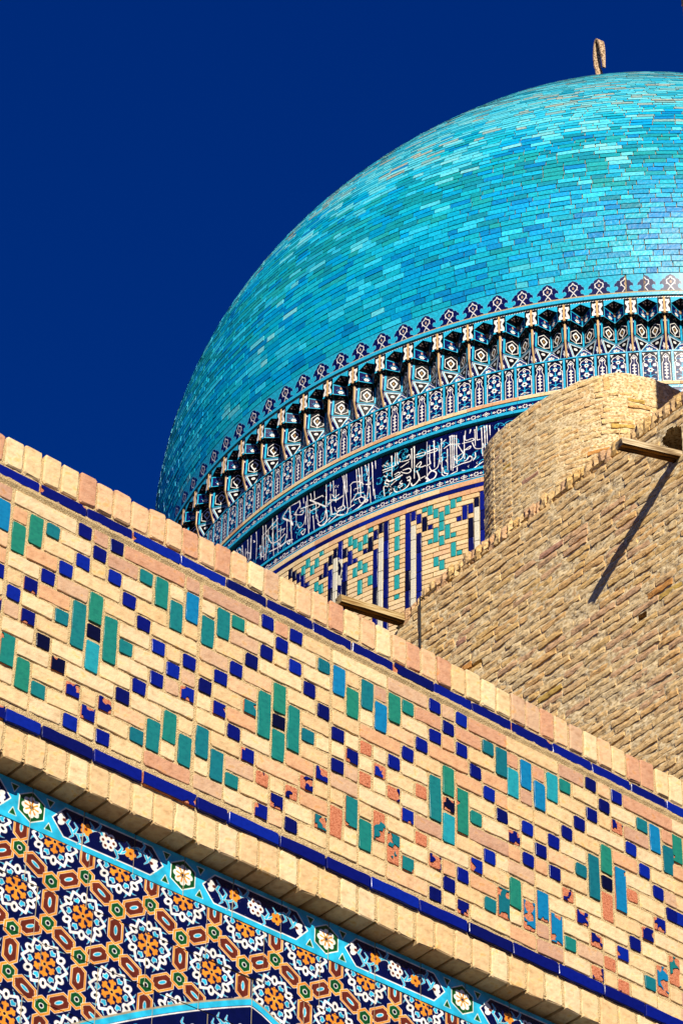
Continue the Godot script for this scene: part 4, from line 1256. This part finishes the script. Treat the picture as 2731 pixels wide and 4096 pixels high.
func build_calligraphy(b: Node3D) -> void:
	var long := deg_to_rad(62.0) * 5.985
	var cv := Canvas.new(2048, 250, 2048.0 / 5.0, Vector2(0, 0), NAVY.darkened(0.12))
	var r := RandomNumberGenerator.new()
	r.seed = 12
	# the panel with the dark ground
	var x0 := deg_to_rad(62.0 - 34.5) * 5.985
	var x1 := deg_to_rad(62.0 - 29.24) * 5.985
	cv.poly(v2([x0, 0, x1, 0, x1, 0.62, x0, 0.62]), BLACKBLUE)
	for i in 9:
		var t := deg_to_rad(2.7) * 5.985
		if i % 3 == 1:
			cv.poly(v2([t * i * 0.93, 0, t * (i * 0.93 + 1), 0, t * (i * 0.93 + 1), 0.30, t * i * 0.93, 0.30]), BLACKBLUE)
	# vine scrolls
	for i in 120:
		var c := Vector2(r.randf_range(0.0, 5.0), r.randf_range(0.06, 0.55))
		var rad := r.randf_range(0.04, 0.09)
		var a0 := r.randf() * TAU
		var dir := 1.0 if r.randf() < 0.5 else -1.0
		var p := PackedVector2Array()
		for k in 12:
			p.append(c + Vector2.from_angle(a0 + dir * k * 0.42) * rad * (1.0 - k * 0.045))
		cv.line(p, 0.008, CYAN, 0.005)
		for k in [3, 6, 9]:
			var q := p[k]
			var d := (p[k + 1] - p[k]).normalized().rotated(dir * 0.8)
			cv.line(PackedVector2Array([q, q + d * 0.02 + d.orthogonal() * 0.01, q + d * 0.042]), 0.011, CYAN, 0.003)
	# far left and right of the legible part the script runs on as tall uprights and sweeping bowls
	var strokes: Array = []
	for s in INSCRIPTION.split(";"):
		var q := s.split(":")
		var p := PackedVector2Array()
		for t in q[1].split(" "):
			var e := t.split("/")
			p.append(Vector2(float(e[0]), float(e[1])) * 0.001)
		strokes.append([float(q[0]) * 0.001, p])
	for s in strokes:
		var p: PackedVector2Array = s[1]
		var w: float = maxf(s[0], 0.010) * 1.15
		var curve := cv.smooth(p) if p.size() > 3 else p
		if p.size() == 2 and absf(p[0].x - p[1].x) < 0.08:
			cv.line(p, w * 1.15, WHITE, w * 0.75)
			cv.line(PackedVector2Array([p[0] + Vector2(-w * 0.9, w * 0.4), p[0] + Vector2(0, 0.03)]), w * 0.8, WHITE, w * 0.4)
		else:
			cv.line(curve, w, WHITE)
	for i in 34:
		var x := 0.62 + 0.098 * i + r.randf_range(-0.03, 0.03)
		var y := r.randf_range(0.04, 0.22)
		if x > x0 - 0.02 and x < x1:
			continue
		cv.line(PackedVector2Array([Vector2(x, y), Vector2(x + r.randf_range(0.0, 0.015), y + r.randf_range(0.18, 0.34))]), 0.011, WHITE, 0.008)
		if i % 3 == 0:
			cv.line(cv.smooth(PackedVector2Array([Vector2(x, y + 0.2), Vector2(x - 0.02, y + 0.3), Vector2(x - 0.09, y + 0.32), Vector2(x - 0.12, y + 0.25)])), 0.011, WHITE)
	for i in 12:
		for base in [0.04, 4.25]:
			var x: float = base + 0.046 * i + r.randf_range(-0.01, 0.01)
			cv.line(PackedVector2Array([Vector2(x, r.randf_range(0.04, 0.2)), Vector2(x + 0.01, r.randf_range(0.38, 0.56))]), 0.012, WHITE, 0.008)
	for i in 5:
		for base in [0.0, 4.2]:
			var x: float = base + 0.12 * i
			cv.line(cv.smooth(PackedVector2Array([Vector2(x, 0.40), Vector2(x + 0.03, 0.47), Vector2(x + 0.11, 0.47), Vector2(x + 0.15, 0.36), Vector2(x + 0.12, 0.30)])), 0.014, WHITE)
	# white framing line on the right panel
	cv.line(PackedVector2Array([Vector2(x1 + 0.012, 0.02), Vector2(x1 + 0.012, 0.6)]), 0.008, WHITE)
	var pm := printed(cv.wear(0.2, 160, Color(0.6, 0.5, 0.4), 121), 0.16, 0.5)
	var t := 2.69
	var k := 0
	while k < 18:
		var a := -62.0 + t * k + 0.24
		var b_ := minf(a + t, -62.0 + rad_to_deg(5.0 / 5.985))
		var split := 24.17 + rng.randf_range(-0.01, 0.01)
		for rowv in [[split + 0.0015, 24.493], [23.897, split - 0.0015]]:
			var sh := ring((b_ - a) / 2 - 0.018, rowv[0], rowv[1], 5.985, 0.02, 4, deg_to_rad(a + 62.0) * 5.985 / 5.0, deg_to_rad(b_ + 62.0) * 5.985 / 5.0, (24.493 - rowv[1]) / 0.6104, (24.493 - rowv[0]) / 0.6104)
			turned("inscription_tile", sh, pm, b, (a + b_) / 2)
		k += 1
		if b_ - a < t - 0.01:
			break
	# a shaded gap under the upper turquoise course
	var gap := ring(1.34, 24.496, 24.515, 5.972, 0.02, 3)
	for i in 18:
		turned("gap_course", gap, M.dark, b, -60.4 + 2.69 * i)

# ---------------------------------------------------------------- the patterned brickwork of the drum
# letter, hundredths of a degree left of the axis, height in centimetres above 22 m, courses
const DRUM_PATTERN := "T3797-151-2 T3737-145-2 T3676-138-2 T3607-145-2 T3549-151-1 T3671-109-2 T3740-103-2 T3611-103-2 T3599-084-2 T3727-084-2 T3667-077-2 T4429-145-2 T4373-151-2 T4303-138-2 T4240-145-2 T4175-151-1 T4296-109-2 T4228-103-2 T4367-103-2 N4366-123-1 N4234-123-1 N4170-129-3 N4107-137-2 N4045-143-2 N3930-143-2 N3867-137-2 N3794-129-3 N3733-123-1 N4436-129-3 N4496-137-2 N4560-143-2 N4620-148-2 N3426-148-2 N3494-142-2 N3546-132-3 N3610-129-1 N3049-148-2 N2984-142-2 N2919-133-3 N2852-127-1 T2921-153-1 T2864-150-2 T2793-143-2 T2728-137-2 T2666-144-2 T2605-150-2 T2538-153-1 T2729-122-2 T2662-115-3 T2607-110-1 T2787-115-3 T2850-110-1 T2721-103-2 T2596-090-3 T2525-083-1 T2782-077-2 T2716-071-2 N2527-127-1 N2469-133-3 N2406-139-2 N2346-146-2 T3232-146-2.5 T3232-122-2.5 T3232-097-2.5 T3232-072-2.5 T3232-052-1"

func build_drum_bricks(b: Node3D) -> void:
	var cw := 0.635          # degrees in one column
	var ch := 0.0645
	var top := 23.535
	var left := -46.5
	var used := {}
	var per_deg := deg_to_rad(1.0) * 6.0
	var pool := {}
	var shape := func(k: String, w: float, h: float) -> Mesh:
		var key := "%s%.3f %.3f %d" % [k, w, h, rng.randi() % 4]
		if not pool.has(key):
			pool[key] = slab(w, h, 0.0, -0.03, 0.002, 0.0012, 2, 0.001)
		return pool[key]
	var lay := func(called: String, th: float, y: float, w: float, h: float, m: Material, z: float) -> void:
		var s := deg_to_rad(th)
		put(called, shape.call(called[0], w, h), m, b, Vector3(sin(s) * (6.0 + z), y, cos(s) * (6.0 + z)), Vector3(0, s, 0))
	var col := func(th: float) -> int: return roundi((th - left) / cw)
	for it in DRUM_PATTERN.split(" "):
		var q := it.substr(1).split("-")
		var th := -float(q[0]) / 100.0
		var y := 22.0 + float(q[1]) / 100.0
		var n := float(q[2])
		var c: int = col.call(th)
		var r0 := roundi((top - y) / ch - (n - 1.0) / 2)
		var whole := int(ceil(n))
		for i in whole:
			used[Vector2i(c, r0 + i)] = true
		var m: Material = M.bright_teal if it[0] == "T" else (M.dark if rng.randf() < 0.4 else M.blue[rng.randi() % 3])
		lay.call("teal_tile" if it[0] == "T" else "blue_tile", left + cw * c, top - ch * (r0 + (whole - 1) / 2.0), per_deg * cw - 0.014, ch * whole - 0.012, m, 0.001)
	# long upright bars, blue with white between: angle, first course
	for bar in [["N", -33.6, 0], ["W", -34.26, 3], ["N", -34.92, 5], ["N", -31.1, 0], ["W", -30.43, 3], ["N", -29.78, 5], ["N", -22.8, 0], ["W", -23.46, 3], ["N", -24.05, 5], ["N", -39.83, 0], ["W", -39.25, 3], ["N", -38.62, 5], ["W", -40.45, 3], ["N", -41.07, 5], ["N", -46.2, 3]]:
		var c: int = col.call(bar[1])
		var r: int = bar[2]
		var step := 4
		while r < 24:
			var n := mini(step, 24 - r)
			if bar[2] == 3 and r == 3:
				n = 3
			for i in n:
				used[Vector2i(c, r + i)] = true
			var m: Material = M.white if bar[0] == "W" else (M.dark if rng.randf() < 0.3 else M.blue[rng.randi() % 3])
			lay.call("white_tile" if bar[0] == "W" else "blue_tile", left + cw * c, top - ch * (r + (n - 1) / 2.0), per_deg * cw - 0.011, ch * n - 0.006, m, 0.001)
			r += n
	var cols := 46
	for r in 24:
		var c := -3
		while c < cols:
			if used.has(Vector2i(c, r)):
				c += 1
				continue
			var free := 1
			while c + free < cols and not used.has(Vector2i(c + free, r)):
				free += 1
			var take := mini(free, [2, 3, 3, 4, 2][rng.randi() % 5])
			if free - take == 1:
				take = free if free < 5 else take - 1
			var th := left + cw * (c + (take - 1) / 2.0)
			lay.call("drum_brick", th, top - ch * r + rng.randf_range(-0.001, 0.001), per_deg * cw * take - 0.010, ch - 0.009, M.tones[[0, 1, 1, 2, 5, 7, 0, 3][rng.randi() % 8]], rng.randf_range(-0.002, 0.001))
			c += take

func build_finial(b: Node3D) -> void:
	# the hooked iron band that rises from behind the crown
	var m := MB.new()
	var base := Vector3(3.50, 35.70, -32.21) - AXIS
	var path := [Vector2(0.05, -2.6), Vector2(0.02, -0.1), Vector2(-0.02, 0.25), Vector2(-0.03, 0.50), Vector2(-0.005, 0.68), Vector2(0.035, 0.76), Vector2(0.075, 0.72), Vector2(0.105, 0.60), Vector2(0.125, 0.42), Vector2(0.135, 0.24), Vector2(0.137, 0.12)]
	var n := path.size()
	var sm: Array[Vector2] = []
	for i in n - 1:
		for j in 4:
			sm.append(path[i].cubic_interpolate(path[i + 1], path[maxi(i - 1, 0)], path[mini(i + 2, n - 1)], j / 4.0))
	sm.append(path[n - 1])
	var turn := Basis(Vector3.UP, deg_to_rad(-62.0))
	for i in sm.size() - 1:
		var k := float(i) / sm.size()
		var l := float(i + 1) / sm.size()
		var w0 := 0.055 * (1.0 - 0.65 * smoothstep(0.55, 1.0, k))
		var w1 := 0.055 * (1.0 - 0.65 * smoothstep(0.55, 1.0, l))
		var t := (sm[i + 1] - sm[i]).normalized().orthogonal() * 0.012
		var at := func(p: Vector2, e: Vector2, z: float) -> Vector3: return base + turn * Vector3(p.x + e.x, p.y + e.y, z)
		for s in [1.0, -1.0]:
			m.quad(at.call(sm[i], t * s, -w0 * s), at.call(sm[i], t * s, w0 * s), at.call(sm[i + 1], t * s, w1 * s), at.call(sm[i + 1], t * s, -w1 * s))
			m.quad(at.call(sm[i], t, w0 * s), at.call(sm[i], -t, w0 * s), at.call(sm[i + 1], -t, w1 * s), at.call(sm[i + 1], t, w1 * s))
	put("finial_hook", m.done(), M.verdigris, b)

# ---------------------------------------------------------------- rough brickwork
const B_FRAME := Transform3D(Basis(Vector3(0.62486942, 0, 0.78072928), Vector3.UP, Vector3(-0.78072928, 0, 0.62486942)), Vector3(0.477996, 0, -19.1054315))

func top_edge(s: float) -> float:
	return 16.20 + 0.10 * smoothstep(-0.05, 0.25, s) + 0.034 * s

func is_hole(s: float, h: float) -> bool:
	if Geometry2D.is_point_in_polygon(Vector2(s, h), PackedVector2Array([Vector2(2.665, 16.10), Vector2(2.75, 16.16), Vector2(2.855, 16.14), Vector2(2.875, 15.84), Vector2(2.76, 15.84), Vector2(2.735, 15.99)])):
		return true
	if Vector2(s - 2.408, (h - 14.762) * 1.3).length() < 0.042:
		return true
	if absf(s - 0.75) < 0.075 and absf(h - 15.30 + (s - 0.75) * 0.12) < 0.022:
		return true
	return absf(s - 0.52) < 0.06 and absf(h - 16.185) < 0.02

func build_rough_wall() -> void:
	var w := thing("rough_brick_wall", "weathered bare brick wall with mortar smears and a ragged top, behind the tiled wall", "wall", B_FRAME)
	var m := MB.new()
	m.box(Vector3(-0.10, 0, -0.75), Vector3(7.1, 16.12, -0.5))
	put("wall_core", m.done(), M.rough[0], w)
	# mortar face, pierced where bricks have gone
	var f := FastNoiseLite.new()
	f.seed = 17
	f.frequency = 7.0
	f.fractal_octaves = 5
	var g := FastNoiseLite.new()
	g.seed = 18
	g.frequency = 1.1
	var s0 := -0.12
	var s1 := 3.6
	var nx := 248
	var ny := 176
	var p := PackedVector3Array()
	m = MB.new()
	for j in ny + 1:
		for i in nx + 1:
			var s := lerpf(s0, s1, float(i) / nx)
			var h := lerpf(13.2, 1.0, 0.0) + (top_edge(s) - 0.075 - 13.2) * float(j) / ny
			var z := -0.0065 + 0.010 * f.get_noise_2d(s, h * 1.8) + 0.004 * g.get_noise_2d(s, h)
			if top_edge(s) - h < 0.115 and top_edge(s) - h > 0.09:
				z -= 0.045
			p.append(Vector3(s, h, z))
	for j in ny:
		for i in nx:
			var k := j * (nx + 1) + i
			var c := (p[k] + p[k + nx + 2]) / 2
			if not is_hole(c.x, c.y):
				m.quad(p[k], p[k + 1], p[k + nx + 2], p[k + nx + 1])
	for j in ny:
		var k := j * (nx + 1)
		m.quad(Vector3(s0, p[k].y, -0.3), p[k], p[k + nx + 1], Vector3(s0, p[k + nx + 1].y, -0.3))
	m.box(Vector3(3.6, 0, -0.25), Vector3(7.1, 16.3, 0.0))
	m.box(Vector3(-0.12, 0, -0.25), Vector3(3.6, 13.2, 0.0))
	# reveals of the holes
	m.quad(Vector3(2.875, 15.80, -0.5), Vector3(2.875, 16.2, -0.5), Vector3(2.868, 16.2, -0.01), Vector3(2.878, 15.80, -0.01))
	m.quad(Vector3(2.6, 16.16, -0.01), Vector3(2.9, 16.155, -0.01), Vector3(2.9, 16.155, -0.5), Vector3(2.6, 16.16, -0.5))
	put("smeared_mortar", m.done(), M.lime, w)
	# bricks
	var pool := []
	for l in [0.10, 0.14, 0.19, 0.235]:
		var set_ := []
		for i in 5:
			set_.append(rough_slab(l, 0.049, -0.06, 0.0032, 5 if l > 0.15 else 3, 2))
		pool.append(set_)
	var lens := [0.10, 0.14, 0.19, 0.235]
	var bricks := []
	var h := 13.3
	while h < 16.30:
		var s := -0.10 - rng.randf() * 0.1
		while s < 3.3:
			var k: int = [0, 2, 2, 3, 3, 3, 3, 3][rng.randi() % 8]
			var l: float = lens[k]
			var c := Vector2(s + l / 2, h)
			s += l + rng.randf_range(0.008, 0.022)
			if c.y > top_edge(c.x) - 0.125 or is_hole(c.x, c.y) or is_hole(c.x - l * 0.35, c.y) or is_hole(c.x + l * 0.35, c.y) or rng.randf() < 0.05:
				continue
			bricks.append([c, k, c.x + (c.y - 15.0) * 0.3])
		h += 0.0635 + rng.randf_range(-0.002, 0.002)
	var shown := bricks.filter(func(q): return q[0].x > -0.05 and q[0].x < 3.05 and q[0].y > 16.0 - 0.55 - q[0].x * 0.62)
	var rest := MB.new()
	var count := 0
	for q in bricks:
		var c: Vector2 = q[0]
		var mesh: Mesh = pool[q[1]][rng.randi() % 5]
		var proud := rng.randf_range(-0.002, 0.0055) - 0.004 * (1.0 if rng.randf() < 0.15 else 0.0)
		var at := Vector3(c.x, c.y + rng.randf_range(-0.004, 0.004), proud)
		var turn := Vector3(rng.randf_range(-0.04, 0.04), rng.randf_range(-0.02, 0.02), rng.randf_range(-0.025, 0.025))
		var tone: Material = M.rough[rng.randi() % 7]
		if rng.randf() < 0.025:
			tone = M.odd[rng.randi() % 3]
		if shown.has(q) and count < 300:
			count += 1
			put("brick", mesh, tone, w, at, turn)
		else:
			var t := Transform3D(Basis.from_euler(turn), at)
			var arr := mesh.surface_get_arrays(0)
			for v in arr[Mesh.ARRAY_VERTEX]:
				rest.v.append(t * v)
			for v in arr[Mesh.ARRAY_NORMAL]:
				rest.n.append(t.basis * v)
			rest.uv.append_array(arr[Mesh.ARRAY_TEX_UV])
			rest.col.append_array(arr[Mesh.ARRAY_COLOR])
	stuff(put("brick", rest.done(), M.rough[0], w))
	# the ragged top course, bricks on edge
	var heads := []
	for i in 7:
		heads.append(rough_slab(0.064, 0.125, -0.30, 0.008, 2, 4))
	var s := -0.10
	while s < 3.6:
		var d := rng.randf_range(0.052, 0.076)
		put("edge_brick", heads[rng.randi() % 7], M.rough[[1, 4, 1, 3, 0, 4, 2][rng.randi() % 7]], w, Vector3(s + d / 2, top_edge(s) - 0.045 + rng.randf_range(-0.014, 0.010), rng.randf_range(-0.014, 0.006)), Vector3(rng.randf_range(-0.06, 0.06), rng.randf_range(-0.06, 0.06), rng.randf_range(-0.12, 0.12)))
		s += d

func build_turret() -> void:
	var t := thing("rounded_brick_turret", "rounded bare brick turret rising between the rough wall and the drum", "turret", B_FRAME)
	var plan := [Vector2(-2.72, -4.3), Vector2(-2.69, -3.6), Vector2(-2.66, -3.22), Vector2(-2.58, -3.09), Vector2(-2.40, -3.02), Vector2(-2.18, -3.0), Vector2(-1.77, -3.005), Vector2(-1.56, -3.03), Vector2(-1.38, -3.075), Vector2(-1.20, -3.135), Vector2(-1.06, -3.21), Vector2(-0.965, -3.32), Vector2(-0.895, -3.45), Vector2(-0.855, -3.57), Vector2(-0.82, -3.69), Vector2(-0.805, -3.85), Vector2(-0.80, -4.3)]
	# even steps along the plan
	var c2 := Curve2D.new()
	for q in plan:
		c2.add_point(q)
	var long := c2.get_baked_length()
	var at := func(d: float) -> Vector2: return c2.sample_baked(clampf(d, 0.0, long))
	var nrm := func(d: float) -> Vector2:
		var e: Vector2 = (at.call(d + 0.06) - at.call(d - 0.06)).normalized()
		return Vector2(-e.y, e.x)
	var rim := 21.09
	var f := FastNoiseLite.new()
	f.seed = 27
	f.frequency = 5.0
	f.fractal_octaves = 5
	var m := MB.new()
	var nx := 150
	var ny := 110
	var p := PackedVector3Array()
	for j in ny + 1:
		for i in nx + 1:
			var d := long * i / nx
			var h := 19.0 + (rim - 0.012 - 19.0) * j / ny
			var q: Vector2 = at.call(d)
			var o: Vector2 = nrm.call(d)
			var z := -0.005 + 0.010 * f.get_noise_2d(d, h * 1.7)
			if j == ny:
				z -= 0.01
			p.append(Vector3(q.x + o.x * z, h + (0.012 * f.get_noise_2d(d * 1.4, 3.0) if j == ny else 0.0), q.y + o.y * z))
	for j in ny:
		for i in nx:
			var k := j * (nx + 1) + i
			m.quad(p[k], p[k + 1], p[k + nx + 2], p[k + nx + 1])
	for i in nx:
		var k := ny * (nx + 1) + i
		m.tri(p[k], p[k + 1], Vector3(-1.7, rim + 0.02, -4.0))
	m.box(Vector3(-2.66, 0, -4.2), Vector3(-0.83, 19.01, -3.16))
	put("turret_core", m.done(), M.lime, t)
	var pool := []
	var lens := [0.11, 0.16, 0.21]
	for l in lens:
		var set_ := []
		for i in 5:
			set_.append(rough_slab(l, 0.048, -0.06, 0.004, 4, 2))
		pool.append(set_)
	var heads := []
	for i in 6:
		heads.append(rough_slab(0.062, 0.15, -0.08, 0.003, 2, 3))
	var rest := MB.new()
	var count := 0
	var h := 19.05
	var row := 0
	while h < rim - 0.02:
		var soldier := h > rim - 0.235
		var d := 1.12
		while d < long - 0.35:
			var l := 0.0
			var mesh: Mesh
			var y := h
			if soldier and d > 2.55 and d < 3.4:
				if h > rim - 0.16:
					d += 0.07
					continue
				l = 0.075
				y = h + 0.055
				mesh = heads[rng.randi() % 6]
			else:
				var k: int = [0, 1, 2, 2, 2][rng.randi() % 5]
				l = lens[k]
				if d < 1.75:
					l = lens[0]
					k = 0
				mesh = pool[k][rng.randi() % 5]
			var q: Vector2 = at.call(d + l / 2)
			var o: Vector2 = nrm.call(d + l / 2)
			d += l + rng.randf_range(0.006, 0.018)
			if rng.randf() < 0.04:
				continue
			var proud := rng.randf_range(-0.004, 0.005)
			var pos := Vector3(q.x + o.x * proud, y + rng.randf_range(-0.004, 0.004), q.y + o.y * proud)
			var turn := Vector3(rng.randf_range(-0.04, 0.04), atan2(o.x, o.y), rng.randf_range(-0.02, 0.02))
			var tone: Material = M.rough[[0, 2, 2, 6, 5, 1][rng.randi() % 6]]
			if rng.randf() < 0.02:
				tone = M.odd[rng.randi() % 3]
			if count < 300 and h > 19.75:
				count += 1
				put("brick", mesh, tone, t, pos, turn)
			else:
				var tr := Transform3D(Basis.from_euler(turn), pos)
				var arr := mesh.surface_get_arrays(0)
				for v in arr[Mesh.ARRAY_VERTEX]:
					rest.v.append(tr * v)
				for v in arr[Mesh.ARRAY_NORMAL]:
					rest.n.append(tr.basis * v)
				rest.uv.append_array(arr[Mesh.ARRAY_TEX_UV])
				rest.col.append_array(arr[Mesh.ARRAY_COLOR])
		h += 0.0635
		row += 1
	stuff(put("brick", rest.done(), M.rough[2], t))

# a plain stair pier to the right, whose shade falls on the turret
func build_pier() -> void:
	var o := thing("stair_pier", "plain bare brick stair pier standing beyond the rough wall", "pier", Transform3D(Basis(Vector3.UP, deg_to_rad(8.5)), Vector3(3.06, 0, -20.04)))
	var m := MB.new()
	m.box(Vector3(0, 0, -0.35), Vector3(1.3, 24.2, 0.35))
	put("pier_shaft", m.done(), M.rough[0], o)
	m = MB.new()
	m.box(Vector3(-0.0, 24.2, -0.38), Vector3(1.34, 24.32, 0.38))
	put("pier_cap", m.done(), M.rough[1], o)

# ---------------------------------------------------------------- timbers and cable
func beam(label: String, root: Vector3, tip: Vector3, w: float, h: float, seed_: int, face: Material, under: Material) -> void:
	var o := thing("wooden_beam", label, "beam", B_FRAME, "roof beams jutting from the rough wall")
	var d := (tip - root).normalized()
	var side := d.cross(Vector3.UP).normalized()
	var up := side.cross(d)
	var r := RandomNumberGenerator.new()
	r.seed = seed_
	var n := 8
	var m := MB.new()
	var mu := MB.new()
	var ends := []
	var a := root - d * 0.25
	var long := a.distance_to(tip)
	var rings := []
	for i in n + 1:
		var c := a + d * long * i / n
		var ring_ := []
		var j := 0.0022
		for q in [Vector2(-1, -1), Vector2(-0.85, -1.06), Vector2(0.85, -1.06), Vector2(1, -1), Vector2(1.02, -0.7), Vector2(1.02, 0.8), Vector2(0.9, 1), Vector2(-0.9, 1), Vector2(-1, 0.85)]:
			var e := Vector3.ZERO
			if i == n:
				e = d * r.randf_range(-0.008, 0.004)
			ring_.append(c + side * (q.x * w / 2 + r.randf_range(-j, j)) + up * (q.y * h / 2 + r.randf_range(-j, j)) + e)
		rings.append(ring_)
	for i in n:
		for k in 9:
			var l := (k + 1) % 9
			var t0 := float(i) / n
			var t1 := float(i + 1) / n
			var u0 := k * 0.37
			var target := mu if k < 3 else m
			target.quad(rings[i + 1][k], rings[i][k], rings[i][l], rings[i + 1][l], Vector2(u0, t1), Vector2(u0, t0), Vector2(u0 + 0.37, t0), Vector2(u0 + 0.37, t1))
	var mid := Vector3.ZERO
	for q in rings[n]:
		mid += q / 9.0
	for k in 9:
		m.tri(mid, rings[n][k], rings[n][(k + 1) % 9], Vector2(0.5, 0.5), Vector2(0.4, 0.4), Vector2(0.6, 0.4))
	put("timber", m.done(), face, o)
	put("weathered_underside", mu.done(), under, o)

func build_beams() -> void:
	var pale := wood_grain(3, Color(0.44, 0.33, 0.18), Color(0.62, 0.52, 0.34), Color(0.72, 0.65, 0.50))
	var grey := wood_grain(4, Color(0.42, 0.34, 0.24), Color(0.66, 0.58, 0.45), Color(0.78, 0.72, 0.60))
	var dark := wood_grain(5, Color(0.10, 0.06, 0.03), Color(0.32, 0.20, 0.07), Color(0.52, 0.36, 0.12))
	beam("pale squared beam end showing just above the tiled wall's coping, before the drum", Vector3(-0.05, 16.150, 0.0), Vector3(-0.112, 16.095, 0.538), 0.082, 0.060, 1, pale, dark)
	beam("grey split beam jutting from a hole near the top of the rough wall", Vector3(2.815, 15.872, 0.0), Vector3(2.744, 15.772, 0.472), 0.082, 0.052, 2, grey, dark)

func build_cable() -> void:
	var o := thing("hanging_cable", "thin black cable hanging over the ragged left end of the rough wall", "cable", B_FRAME)
	var c := Curve3D.new()
	for q in [Vector3(0.19, 16.20, -0.30), Vector3(0.20, 16.285, -0.12), Vector3(0.205, 16.30, 0.012), Vector3(0.20, 16.20, 0.030), Vector3(0.196, 16.05, 0.024), Vector3(0.199, 15.9, 0.022), Vector3(0.194, 15.74, 0.020), Vector3(0.196, 15.5, 0.02)]:
		c.add_point(q)
	for i in range(1, c.point_count - 1):
		var t := (c.get_point_position(i + 1) - c.get_point_position(i - 1)) * 0.18
		c.set_point_in(i, -t)
		c.set_point_out(i, t)
	var pts := c.get_baked_points()
	var m := MB.new()
	var step := 3
	var last := []
	for i in range(0, pts.size(), step):
		var d := (pts[mini(i + 1, pts.size() - 1)] - pts[maxi(i - 1, 0)]).normalized()
		var a := d.cross(Vector3.RIGHT).normalized()
		var b := d.cross(a)
		var r := []
		for k in 6:
			r.append(pts[i] + (a * cos(TAU * k / 6) + b * sin(TAU * k / 6)) * 0.0065)
		if last.size():
			for k in 6:
				m.quad(last[k], last[(k + 1) % 6], r[(k + 1) % 6], r[k])
		last = r
	put("cable_run", m.done(), M.iron, o)
